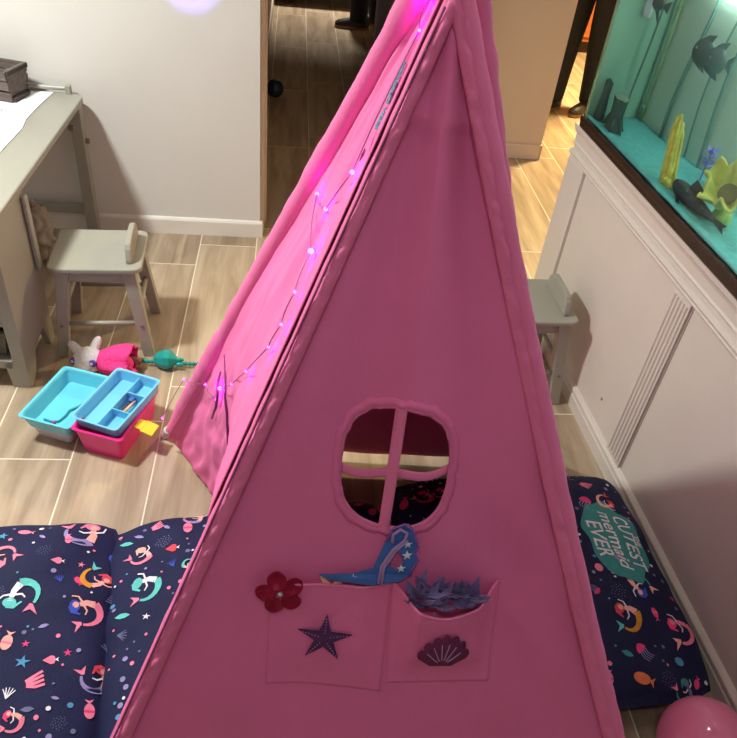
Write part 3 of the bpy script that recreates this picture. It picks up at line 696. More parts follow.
# dangling tie
b = MB(); tz = [LPt(.185, .537, .008), LPt(.22, .505, .013), LPt(.245, .47, .012), LPt(.25, .41, .011), LPt(.242, .344, .010)]
b.tube(tz, [.002, .003, .0035, .0035, .002], 8); b.build('curtain_tie', 'ribbon', tp, smooth=True)

# string lights hung on the left side
sl_ = thing('string_lights', 'string of glowing magenta fairy lights hung down the sunny side of the teepee', 'lights', TO)
sl_['label'] = 'string of glowing magenta fairy lights hung down the left side of the teepee'
pts = [(.30, 1.47), (.45, 1.44), (.50, 1.40), (.80, 1.222), (.482, 1.126), (.21, 1.105), (.70, 1.09), (.86, 1.055), (.88, 1.01), (.79, .95), (.575, .824), (.36, .64), (.239, .50), (.241, .446), (.17, .449), (.0, .33), (-.0, .08)]
wp = []
for i, (s, z) in enumerate(pts):
    s = max(0.0, s); wp.append(LPt(s, z, .010 if s > .2 else .026))
b = MB(); sm = []
for i in range(len(wp)-1):
    for k in range(5):
        t = k/5; p = wp[i].lerp(wp[i+1], t)-Vector((0, 0, .006*math.sin(PI*t))); sm.append(p+ln*.004*math.sin(PI*t))
sm.append(wp[-1]); b.tube(sm, .0010, 6); b.build('wire', 'wire', sl_, smooth=True)
for i, p in enumerate(wp):
    big = .0048 if i in (1, 6, 12) else (.0034 if i in (3, 4, 5, 13) else .0022)
    MB().ell(p, big, 10, 8).build('led_bulb', 'led', sl_, smooth=True)

# things in the pockets
mk_ = thing('eye_mask', 'blue foam eye mask with white stars sticking out of the left pocket', 'mask', TO)
def on(u, v, off): return FP(-.040+(u+.040)*1.06-.006, .69+(v-.69)*1.05+.018, off+.002)
outl = [(-.110, .690), (-.060, .697), (-.030, .712), (-.016, .760), (-.006, .785), (.010, .794), (.022, .785), (.028, .770), (.033, .755), (.030, .742), (.036, .733), (.030, .720), (.026, .706), (.010, .694), (-.030, .682), (-.090, .682)]
eye = [(.003+.010*math.cos(a), .730+.016*math.sin(a)) for a in (2*PI*k/14 for k in range(14))]
# face with eye hole: bridge polygon through tessellation
tris = geometry.tessellate_polygon([[Vector((x, y, 0)) for x, y in outl], [Vector((x, y, 0)) for x, y in eye]])
b = MB(); b.add([on(x, y, .012) for x, y in outl+eye], [tuple(t_) for t_ in tris]); b.build('mask_face', 'mask_blue', mk_, solid=.003)
b = MB().tube([on(x, y, .0135) for x, y in outl[3:13]], .0022, 6); b.build('glitter_edge', 'glitter', mk_, smooth=True)
b = MB()
for k in range(40):
    pass
cur = [(-.020, .690), (-.018, .720), (-.004, .750), (.012, .768), (.014, .780), (.004, .786), (-.006, .776), (-.006, .762)]
b.tube([on(x, y, .0155) for x, y in cur], .0026, 8); b.tube([on(x+.004, y-.001, .0155) for x, y in cur[:4]], .0022, 8); b.build('swirl', 'mask_lilac', mk_, smooth=True)
for (c, R) in (((.017, .760), .0075), ((.018, .741), .0085), ((.011, .718), .0075), ((-.058, .692), .006)):
    flat_on(lambda u, v, o_: on(u, v, .0142+o_), [star5(c, R, R*.38, .4)], 'star', 'mask_white', mk_, 0, .0012)
sfs = thing('toy_starfish', 'pale apricot toy starfish tips peeking from the left pocket', 'toy', TO)
flat_on(lambda u, v, o_: FP(u, v, .007+o_), [star5((-.098, .675), .036, .011, 2.2)], 'starfish_body', 'apricot', sfs, 0, .005)
pm = thing('pompon', 'dark violet shaggy foil pompon filling the right pocket', 'pompon', TO)
for k in range(95):
    a = rnd.uniform(0, 2*PI); e_ = rnd.uniform(.15, 1); c = Vector((0, 0, 0)); u, v = .088, .682
    base = FP(u+rnd.uniform(-.055, .05), v+rnd.uniform(-.014, .016), .022+rnd.uniform(-.008, .012))
    dr = (fe*math.cos(a)*.9+fs_*(.25+.6*abs(math.sin(a)))+fn*rnd.uniform(-.1, .75)).normalized(); sd_ = dr.cross(fn+fe*.3*rnd.uniform(-1, 1)).normalized()
    ln_ = rnd.uniform(.024, .044); w_ = rnd.uniform(.004, .008)
    b = MB().add([base, base+dr*ln_*.5+sd_*w_+fn*.002, base+dr*ln_, base+dr*ln_*.5-sd_*w_+fn*.002], [(0, 1, 2), (0, 2, 3)]); b.build('foil_strip', 'pompon', pm, solid=.0006)

# ------------------------------------------------------------------ floor cushions with mermaid print
def cushion(label, cx, cy, hx, hy, rz, h, motifs, extra=None, sink=0.):
    keys = ['navy']+['print_'+k for k in PAL]; idx = {k: i+1 for i, k in enumerate(PAL)}
    b = MB(); sn = cx*7.3+cy*3.1
    def P(u, v, top=1, off=0.):
        e = max(0, (1-abs(u)**3.2))*max(0, (1-abs(v)**3.2))
        pin = 1-.09*abs(v)**4*abs(u)**2-.025*(1-v*v); pin2 = 1-.09*abs(u)**4*abs(v)**2-.025*(1-u*u)
        z = h*.5*e**.5; wr_ = .015*noise.noise(Vector((u*2.4+sn, v*2.4, sn)))+.010*noise.noise(Vector((u*6+sn, v*6, 1)))
        c_ = .012*math.sin(14*math.atan2(v, u))*max(0, (u*u+v*v-.5))
        return Vector((hx*u*pin, hy*v*pin2, h*.5+top*(z+off)+(wr_-c_)*(e**.4) if top > 0 else h*.5-z*.97))
    def tgrid(top):
        b.grid(lambda s, t: P(2*s-1, 2*t-1, top), 46, 46, 0)
    tgrid(1); tgrid(-1)
    co, si = math.cos(rz), math.sin(rz)
    def surf(lx, ly, lift):       # local xy -> on the top surface
        u, v = lx/hx, ly/hy
        for _ in range(3):
            pu = 1-.09*abs(v)**4*abs(u)**2-.025*(1-v*v); pv = 1-.09*abs(u)**4*abs(v)**2-.025*(1-u*u); u = max(-1, min(1, u)); v = max(-1, min(1, v)); u, v = lx/hx/pu, ly/hy/pv
        u = max(-.99, min(.99, u)); v = max(-.99, min(.99, v)); p = P(u, v, 1); return Vector((lx, ly, p.z+lift))
    layer = [0]
    def poly(pts, color):
        layer[0] += 1; lift = .0016+.00004*(layer[0] % 20); n = len(pts)
        cxy = (sum(p[0] for p in pts)/n, sum(p[1] for p in pts)/n)
        ts = geometry.tessellate_polygon([[Vector((x, y, 0)) for x, y in pts]])
        b.add([surf(x, y, lift) for x, y in pts], [tuple(t_) for t_ in ts], idx[color])
    def place(wx, wy): dx_, dy_ = wx-cx, wy-cy; return dx_*co+dy_*si, -dx_*si+dy_*co
    def xf(pts, o, s, a): ca, sa = math.cos(a), math.sin(a); return [(o[0]+s*(x*ca-y*sa), o[1]+s*(x*sa+y*ca)) for x, y in pts]
    def stroke(pts, w0, w1):
        n = len(pts); Lf, Rt = [], []
        for i, p in enumerate(pts):
            a, c = pts[max(0, i-1)], pts[min(n-1, i+1)]; d = math.hypot(c[0]-a[0], c[1]-a[1]) or 1; nx, ny = -(c[1]-a[1])/d, (c[0]-a[0])/d
            w_ = w0+(w1-w0)*i/(n-1); Lf.append((p[0]+nx*w_, p[1]+ny*w_)); Rt.append((p[0]-nx*w_, p[1]-ny*w_))
        return Lf+Rt[::-1]
    ell_ = lambda x, y, a, c, n=14: [(x+a*math.cos(2*PI*k/n), y+c*math.sin(2*PI*k/n)) for k in range(n)]
    def arc(x, y, r, a0, a1, n=9, sq=1.): return [(x+r*math.cos(a0+(a1-a0)*k/(n-1)), y+sq*r*math.sin(a0+(a1-a0)*k/(n-1))) for k in range(n)]
    def mermaid(o, s, a, tail='teal', fluke='pink', body='peach', hair='pink', arms='white'):
        poly(xf(stroke(arc(.25, -.1, .75, PI*.95, PI*1.75), .07, .22), o, s, a), tail)
        poly(xf([(-.48, .08), (-.95, .45), (-.5, .35), (-.25, .62), (-.32, .1)], o, s, a), fluke)
        poly(xf(stroke([(.72, -.62), (.80, -.2), (.70, .15)], .2, .12), o, s, a), body)
        poly(xf(ell_(.62, .42, .34, .28), o, s, a), hair)
        poly(xf(stroke([(.62, .6), (.3, .55), (.12, .15)], .16, .05), o, s, a), hair)
        poly(xf(ell_(.68, .36, .17, .17), o, s, a), body)
        poly(xf(stroke([(.82, 0), (1.15, .2), (1.2, .55)], .06, .035), o, s, a), arms)
        poly(xf(stroke([(.64, -.05), (.35, -.2), (.1, -.1)], .06, .035), o, s, a), arms)
    def fish(o, s, a, c1='pink', c2='hot'):
        poly(xf(ell_(0, 0, .75, .45), o, s, a), c1); poly(xf([(.1, .44), (-.15, .44), (-.15, -.44), (.1, -.44)], o, s, a), c2); poly(xf([(.65, 0), (1.15, .38), (1.0, 0), (1.15, -.38)], o, s, a), c1)
    def spade(o, s, a, c='pink'):
        poly(xf([(0, 1), (.35, .45), (.62, 0), (.5, -.42), (0, -.55), (-.5, -.42), (-.62, 0), (-.35, .45)], o, s, a), c); poly(xf([(0, -.45), (.3, -.95), (0, -.8), (-.3, -.95)], o, s, a), 'white')
    def star(o, s, a, c='hot'): poly(xf(star5((0, 0), 1, .36, PI/2), o, s, a), c)
    def coral(o, s, a, c='grey'):
        for ang in (-.9, -.45, 0, .45, .9): poly(xf(stroke([(0, -.8), (.5*math.sin(ang), -.1), (math.sin(ang), .8*math.cos(ang))], .07, .06), o, s, a), c)
    def hand(o, s, a, c='pink'):
        for k, dy_ in enumerate((-.5, -.15, .2, .55)): poly(xf(stroke([(-.7, dy_*.4), (0, dy_), (.8, dy_*1.3+.2)], .16, .13), o, s, a), c)
    def cluster(o, s, a, c='grey'):
        for k in range(26):
            r = math.sqrt((k+.5)/26); t_ = k*2.4; poly(xf(ell_(r*math.cos(t_), r*math.sin(t_), .065, .065, 6), o, s, a), c)
    def jelly(o, s, a, c='hot', t_='lilac'):
        poly(xf(arc(0, 0, .6, 0, PI)+[(.3, -.12), (0, 0), (-.3, -.12)], o, s, a), c)
        for x in (-.35, -.1, .15, .4): poly(xf(stroke([(x, -.05), (x-.12, -.5), (x+.08, -1.)], .05, .03), o, s, a), t_)
    def leaf(o, s, a, c='teal'): poly(xf([(0, 1), (.4, .3), (.35, -.4), (0, -1), (-.35, -.4), (-.4, .3)], o, s, a), c)
    def dot(o, s, a, c='white'): poly(xf(ell_(0, 0, 1, 1, 8), o, s, a), c)
    fnn = dict(mermaid=mermaid, fish=fish, spade=spade, star=star, coral=coral, hand=hand, cluster=cluster, jelly=jelly, leaf=leaf, dot=dot)
    taken = []
    for m in motifs:
        k, wx, wy, s, a = m[:5]; o = place(wx, wy); taken.append((o[0], o[1], s*1.15)); fnn[k](o, s*.82, a-rz, *m[5:])
    if extra: extra(place, poly, xf, b, surf, idx, taken, rz)
    # scatter of smaller filler motifs and dots on the rest
    r2 = random.Random(int(cx*1000)+5)
    for k in range(700):
        s = r2.choice((.0035, .005, .0028, .006)) if k > 90 else r2.uniform(.010, .019); o = (r2.uniform(-hx*.9, hx*.9), r2.uniform(-hy*.9, hy*.9))
        if any((o[0]-q[0])**2+(o[1]-q[1])**2 < (s*1.15+q[2]*.95)**2 for q in taken): continue
        taken.append((o[0], o[1], s*1.3)); a = r2.uniform(0, 6.28)
        if s > .012:
            kk = r2.choice(('fish', 'spade', 'star', 'coral', 'mermaid', 'cluster', 'jelly', 'hand')); 
            if kk in ('star',): s *= .6
            fnn[kk](o, s, a)
        else: dot(o, s, 0, r2.choice(('white', 'lilac', 'pink', 'bluestar', 'grey')))
    o = b.build('floor_cushion', keys, smooth=True); o.location = (cx, cy, 0); o.rotation_euler.z = rz
    md = o.modifiers.new('weld', 'WELD'); md.merge_threshold = .0004
    tag(o, label, 'cushion', 'navy mermaid print cushions'); return o
P1 = [('mermaid', -0.624, 1.063, 0.0437, -2.67, 'pink', 'pink', 'peach', 'pink', 'peach'), ('mermaid', -0.493, 1.158, 0.0599, -0.0, 'lilac', 'pink', 'peach', 'pink', 'white'), ('fish', -0.503, 1.119, 0.0216, 1.8), ('fish', -0.614, 1.149, 0.0244, -0.0), ('cluster', -0.547, 1.082, 0.0208, -0.01, 'grey'), ('spade', -0.51, 1.054, 0.0182, 1.67), ('mermaid', -0.427, 1.036, 0.0452, -0.84, 'mustard', 'teal', 'peach', 'coralred', 'peach'), ('jelly', -0.399, 1.099, 0.0242, 1.62, 'blue', 'pink'), ('jelly', -0.364, 0.974, 0.0294, -1.87, 'hot', 'lilac'), ('fish', -0.457, 1.01, 0.0198, -0.96, 'hot', 'coralred'), ('coral', -0.495, 1.007, 0.0148, 0.44, 'blue'), ('mermaid', -0.552, 0.949, 0.0536, 2.77, 'teal', 'pink', 'white', 'teal', 'white'), ('mermaid', -0.426, 0.919, 0.0477, 1.79, 'pink', 'pink', 'peach', 'blue', 'peach'), ('fish', -0.561, 0.846, 0.0291, 1.53, 'peach', 'pink'), ('star', -0.525, 0.847, 0.0111, 0.18, 'hot'), ('star', -0.519, 0.805, 0.0193, -0.02, 'bluestar'), ('spade', -0.467, 0.815, 0.0197, 1.79, 'pink'), ('star', -0.439, 0.834, 0.011, 0.18, 'hot'), ('coral', -0.364, 0.86, 0.0202, 0.39, 'grey'), ('mermaid', -0.385, 0.789, 0.0425, 0.17, 'lilac', 'pink', 'peach', 'coralred', 'white'), ('hand', -0.484, 0.763, 0.0269, 0.38, 'pink'), ('fish', -0.372, 0.717, 0.0267, 1.78, 'pink', 'hot'), ('coral', -0.526, 0.737, 0.0184, -0.03, 'white'), ('leaf', -0.438, 0.733, 0.0103, 1.47, 'lilac'), ('cluster', -0.419, 0.684, 0.0177, -0.03, 'grey'), ('mermaid', -0.508, 0.677, 0.0293, 1.29, 'pink', 'pink', 'peach', 'hot', 'white'), ('leaf', -0.482, 0.706, 0.0161, 1.76, 'grey'), ('leaf', -0.501, 0.891, 0.0138, 1.96, 'lilac'), ('cluster', -0.618, 0.967, 0.0216, -0.01, 'grey'), ('star', -0.658, 1.132, 0.0161, -0.0, 'bluestar'), ('star', -0.586, 0.86, 0.0112, -0.02, 'white'), ('leaf', -0.567, 1.131, 0.0135, 0.97, 'lilac'), ('star', -0.461, 1.056, 0.0103, -0.01, 'pink')]
P2 = [('mermaid', -0.34, 1.084, 0.0395, 0.67, 'pink', 'pink', 'peach', 'peach', 'white'), ('cluster', -0.282, 1.125, 0.0244, -0.0, 'lilac'), ('spade', -0.256, 1.098, 0.0216, 1.63, 'coralred'), ('fish', -0.228, 1.164, 0.0312, 1.69, 'pink', 'hot'), ('mermaid', -0.228, 1.215, 0.0403, 0.0, 'lilac', 'pink', 'peach', 'peach', 'white'), ('hand', -0.307, 1.18, 0.0225, 0.46, 'pink'), ('leaf', -0.374, 1.131, 0.022, 1.46, 'teal'), ('mermaid', -0.309, 0.979, 0.0501, 1.5, 'teal', 'pink', 'white', 'teal', 'white'), ('leaf', -0.281, 1.171, 0.0141, 0.89, 'lilac'), ('leaf', -0.347, 1.152, 0.0168, 1.28, 'lilac'), ('coral', -0.25, 1.049, 0.0155, 0.43, 'blue'), ('leaf', -0.343, 0.92, 0.0215, 1.6, 'teal'), ('star', -0.289, 0.912, 0.0118, -0.02, 'white'), ('jelly', -0.4, 0.985, 0.0222, -1.52, 'coralred', 'pink'), ('fish', 0.277, 1.272, 0.0284, 1.35, 'hot', 'hot'), ('fish', 0.247, 1.237, 0.0277, 1.08, 'hot', 'hot'), ('fish', 0.211, 1.264, 0.025, 0.61, 'hot', 'pink')]
P3 = [('jelly', 0.847, 1.265, 0.0362, -0.47, 'hot', 'lilac'), ('mermaid', 0.915, 1.283, 0.0375, -1.44, 'peach', 'coralred', 'peach', 'coralred', 'white'), ('hand', 0.872, 1.335, 0.0241, -0.74, 'pink'), ('mermaid', 0.915, 0.99, 0.0492, -2.82, 'sea', 'peach', 'peach', 'blue', 'white'), ('fish', 0.915, 0.917, 0.0217, -1.42, 'hot', 'pink'), ('mermaid', 0.968, 0.868, 0.049, 1.5, 'pink', 'peach', 'pink', 'hot', 'white'), ('mermaid', 0.83, 0.894, 0.0487, 1.23, 'mustard', 'teal', 'peach', 'coralred', 'white'), ('leaf', 0.809, 0.815, 0.0177, 1.08, 'sea'), ('jelly', 0.849, 0.824, 0.0329, 0.68, 'hot', 'lilac'), ('fish', 0.831, 0.764, 0.0313, -0.41, 'orange', 'orange'), ('mermaid', 0.926, 0.743, 0.0341, 0.28, 'sea', 'pink', 'grey', 'sea', 'white'), ('cluster', 0.835, 0.968, 0.0251, -0.01, 'grey'), ('dot', 0.808, 1.038, 0.0145, -0.01, 'pink'), ('cluster', 0.967, 1.174, 0.0258, 0.0, 'grey'), ('leaf', 0.867, 1.068, 0.0179, 0.61, 'lilac'), ('cluster', 0.896, 0.762, 0.0222, -0.02, 'grey'), ('fish', 0.973, 0.76, 0.0201, 1.0, 'hot', 'hot'), ('mermaid', 0.385, 1.29, 0.0388, 0.59, 'hot', 'pink', 'pink', 'hot', 'pink'), ('fish', 0.338, 1.272, 0.0318, 1.32, 'hot', 'hot'), ('mermaid', 0.434, 1.298, 0.0261, 0.59, 'hot', 'pink', 'pink', 'hot', 'pink')]
cushion('navy mermaid print floor cushion lying outside the teepee, left of its twin', -.775, .838, .43, .365, .10, .19, P1)
cushion('navy mermaid print floor cushion poking out through the teepee doorway', -.03, .932, .375, .345, .15, .18, P2)
def badge(place, poly, xf, b, surf, idx, taken, rz):
    o = place(.890, 1.135); a = -PI/2-rz+.02
    bl = [(.135*math.cos(t)*(1+.07*math.sin(7*t)), .083*math.sin(t)*(1+.08*math.sin(6*t+1))) for t in (2*PI*k/48 for k in range(48))]
    rr = [[surf(x, y, .0014) for x, y in xf([(p[0]*k/8, p[1]*k/8) for p in bl], o, 1, a)] for k in range(1, 9)]; n = 48
    b.add(sum(rr, [surf(o[0], o[1], .0014)]), [(0, 1+i, 1+(i+1) % n) for i in range(n)]+[(1+k*n+i, 1+(k+1)*n+i, 1+(k+1)*n+(i+1) % n, 1+k*n+(i+1) % n) for k in range(7) for i in range(n)], idx['sea'])
    taken.append((o[0], o[1], .10)); taken.append((o[0], o[1]+.06, .07)); taken.append((o[0], o[1]-.06, .07))
    for txt, dy_, sz in (('THE', .066, .018), ('CUTEST', .038, .050), ('mermaid', -.005, .052), ('EVER', -.050, .056)):
        v, f = text_polys(txt, sz, .25, .0006)
        q = xf([(p[0], p[1]+dy_) for p in v], o, 1, a); b.add([surf(x, y, .0032) for x, y in q], f, idx['white'])
cushion('navy cushion with teal lettered badge between the teepee and aquarium cabinet', .668, 1.06, .362, .355, .05, .16, P3, badge)


# ------------------------------------------------------------------ craft box
cb = thing('craft_box', 'open pink plastic craft box with blue tray and yellow latch on floor', 'box', (-.502, 1.657, 0), -.32)
cb.scale = (1, .88, 1)
def shell(w0, d0, z0_, w1, d1, z1_, th, floor=True, cx=0, cy=0, r=.014):
    
    def loop(w_, d_, z):
        p = []
        for sx, sy, a0 in ((1, 1, 0), (-1, 1, PI/2), (-1, -1, PI), (1, -1, 1.5*PI)):
            for k in range(5): a = a0+PI/2*k/4; p.append(Vector((cx+sx*(w_-r)+r*math.cos(a), cy+sy*(d_-r)+r*math.sin(a), z)))
        return p
    b = MB(); rings = [loop(w0, d0, z0_), loop(w1, d1, z1_), loop(w1-th, d1-th, z1_), loop(w0-th, d0-th, z0_+(th if floor else 0))]
    n = 20; b.add(sum(rings, []), [(i*n+j, i*n+(j+1) % n, (i+1)*n+(j+1) % n, (i+1)*n+j) for i in range(3) for j in range(n)]+([tuple(range(n)), tuple(range(3*n, 4*n))] if floor else [(3*n+j, 3*n+(j+1) % n, (j+1) % n, j) for j in range(n)])); return b
shell(.064, .118, 0, .076, .132, .098, .004).build('base', 'hot_pink', cb, bevel=.0015)
b = shell(.077, .134, .090, .083, .140, .101, .010, False); b.build('base_rim', 'hot_pink', cb, bevel=.002)
ld = shell(.068, .124, .050, .080, .138, .100, .004, cx=-.166); lid = ld.build('lid', 'aqua', cb, bevel=.0015)
shell(.081, .139, .092, .086, .144, .101, .009, False, cx=-.166).build('lid_rim', 'aqua', lid, bevel=.002)
shell(.055, .105, .0, .066, .12, .0505, .004, cx=-.166).build('lid_top', 'lilac_white', lid, bevel=.003)
for y in (-.07, .07): MB().tube([(-.083, y-.02, .095), (-.083, y+.02, .095)], .006, 10).build('hinge', 'aqua', cb, smooth=True)
tr_ = bpy.data.objects.new('tray', None)
TM = T(.004, .012, .098) @ RZ(-.10) @ RX(.06) @ RY(-.03)
def tb(b): b.v = [TM @ v for v in b.v]; return b
tray = tb(shell(.070, .122, 0, .076, .130, .040, .004)).build('tray', 'sky_blue', cb, bevel=.0015)
tb(shell(.0755, .1295, .035, .080, .134, .0405, .006, False)).build('tray_rim', 'sky_blue', tray, bevel=.0015)
for a in ((.004, .008, -.120, .120), (.008, .069, .042, .046), (.008, .069, -.044, -.040)): tb(MB().box(*a, .003, .034)).build('divider', 'sky_blue', tray, bevel=.001)
lt_ = MB().box(-.002, .022, -.022, .022, -.003, .003, mtx=T(.085, -.035, .094) @ RY(.15)).box(.016, .056, -.027, .027, -.003, .003, mtx=T(.088, -.035, .094) @ RY(.25)).build('latch', 'yellow', cb, bevel=.002)
MB().tube([(.08, -.05, .09), (.086, -.035, .085), (.08, -.02, .09)], .005, 8).build('latch_hook', 'yellow', lt_, smooth=True)
RB = T(-.502, 1.657, 0) @ RZ(-.32) @ Matrix.Diagonal((1, .88, 1, 1))
for q, (mm, lab, x, y) in enumerate((('marker_brown', 'dark brown crayon lying in the blue craft tray', .026, .000), ('apricot', 'peach crayon beside the dark one in the blue craft tray', .037, -.004))):
    b = MB().tube([TM @ Vector((x, y-.033, .012+.006*q)), TM @ Vector((x+.004, y+.026, .012+.006*q))], .0045, 10); b.tube([TM @ Vector((x+.004, y+.026, .012+.006*q)), TM @ Vector((x+.005, y+.036, .012+.006*q))], [.0042, .001], 10)
    o = b.build('crayon', mm, smooth=True); o.matrix_world = RB; tag(o, lab, 'crayon')
o = MB().box(-.008, .008, -.011, .011, 0, .02, mtx=TM @ T(.03, .030, .005)).build('blue_block', 'mask_blue', bevel=.003); o.matrix_world = RB; tag(o, 'small blue cap lying by the crayons in the blue tray', 'cap')
br = thing('bracelet', 'thin teal rubber band with magenta bead lying inside the open lid', 'bracelet', (0, 0, 0)); br.matrix_world = RB
pts = [(-.19, -.085), (-.165, -.088), (-.145, -.078), (-.14, -.05), (-.142, -.02), (-.128, .005), (-.118, .03), (-.118, .055)]
MB().tube([(x-.012, y, .058) for x, y in pts], .0035, 8).build('band', 'teal_rubber', br, smooth=True)
MB().ell((-.168, -.09, .059), .006, 10, 8).build('bead', 'magenta', br, smooth=True)

# plush toy lying on the floor
pt = thing('plush_toy', 'white headed plush toy with purple eyes and pink dress lying on floor', 'toy', (-.655, 1.955, 0), -.1)
b = MB().ell((0, 0, .045), (.052, .046, .044), 20, 14); b.ell((-.012, -.036, .034), (.030, .022, .024), 16, 10); b.build('head', 'white_plush', pt, smooth=True)
for (x, y, z, a, l_) in ((-.045, .035, .058, 2.55, .058), (.010, .052, .066, 1.45, .055)):
    dr = Vector((math.cos(a), math.sin(a), .35)).normalized(); p0 = Vector((x*.5, y*.4, z-.01)); b = MB().tube([p0, p0+dr*l_*.5, p0+dr*l_, p0+dr*(l_+.016)], [.019, .016, .017, .006], 12); b.build('ear', 'white_plush', pt, smooth=True, sub=1)
for (x, y, z) in ((-.042, -.022, .052), (.026, -.034, .058)):
    e_ = MB().ell((x, y, z), (.014, .009, .014), 14, 10).build('eye', 'violet_eye', pt, smooth=True)
    MB().ell((x-.002, y-.007, z+.003), (.006, .004, .006), 10, 6).build('pupil', 'lilac_white', e_, smooth=True)
MB().ell((-.022, -.055, .034), (.008, .006, .006), 10, 8).build('nose', 'black', pt, smooth=True)
b = MB()
def dress(u, v):
    a = 2*PI*u; r = (.030+.028*math.sin(PI*min(1, v*.62)))*(1+.12*v*math.sin(7*a)); return Vector((.03+.115*v, .006+r*math.cos(a)*1.15, max(.003, .044+r*math.sin(a)*.9)))
b.grid(dress, 36, 12); b.build('dress', 'pink_plush', pt, smooth=True, solid=.004)
MB().ell((.095, .0, .04), (.055, .038, .035), 16, 10).build('body', 'pink_plush', pt, smooth=True)
for s_ in (-1, 1): MB().tube([(.12, s_*.02, .04), (.15, s_*.03, .035), (.165, s_*.032, .03)], [.014, .013, .012], 10).build('leg', 'brown_plush' if s_ > 0 else 'pink_plush', pt, smooth=True)
MB().tube([(.055, .035, .06), (.075, .06, .05), (.09, .075, .035)], [.012, .012, .010], 10).build('arm', 'pink_plush', pt, smooth=True)
# wand
wd = thing('toy_wand', 'teal plastic toy wand with faceted bulb lying by the pink plush', 'toy', (-.43, 1.985, .02), -.045)
MB().tube([(-.13, 0, 0), (.16, 0, -.003)], .006, 10).build('stick', 'teal', wd, smooth=True)
b = MB()
for k in range(22): b.ell((-.115+.013*k, 0, -.001), (.0035, .0085, .0085), 10, 6)
b.build('twist', 'teal', wd, smooth=True)
MB().lathe([(.012, -.036), (.024, -.028), (.036, .0), (.034, .018), (.014, .04), (.006, .052)], 8, mtx=T(.02, 0, .012) @ RY(PI/2)).build('bulb', 'teal', wd, bevel=.002)
for s_ in (-1, 1): MB().ell((.07, s_*.013, .003), (.014, .008, .008), 10, 6).build('leaf', 'teal', wd, smooth=True)

# balloon
bl_ = thing('balloon', 'shiny pink balloon on the floor at the bottom right', 'balloon', (.928, .622, 0))
bl_['label'] = 'shiny pink balloon resting on the floor by the aquarium cabinet'
b = MB().ell((0, 0, .104), (.100, .100, .103), 40, 24); b.build('skin', 'balloon', bl_, smooth=True)
MB().lathe([(.004, 0), (.009, .012), (.004, .02)], 12, mtx=T(-.06, -.085, .03) @ RX(2.0)).build('knot', 'balloon', bl_, smooth=True)

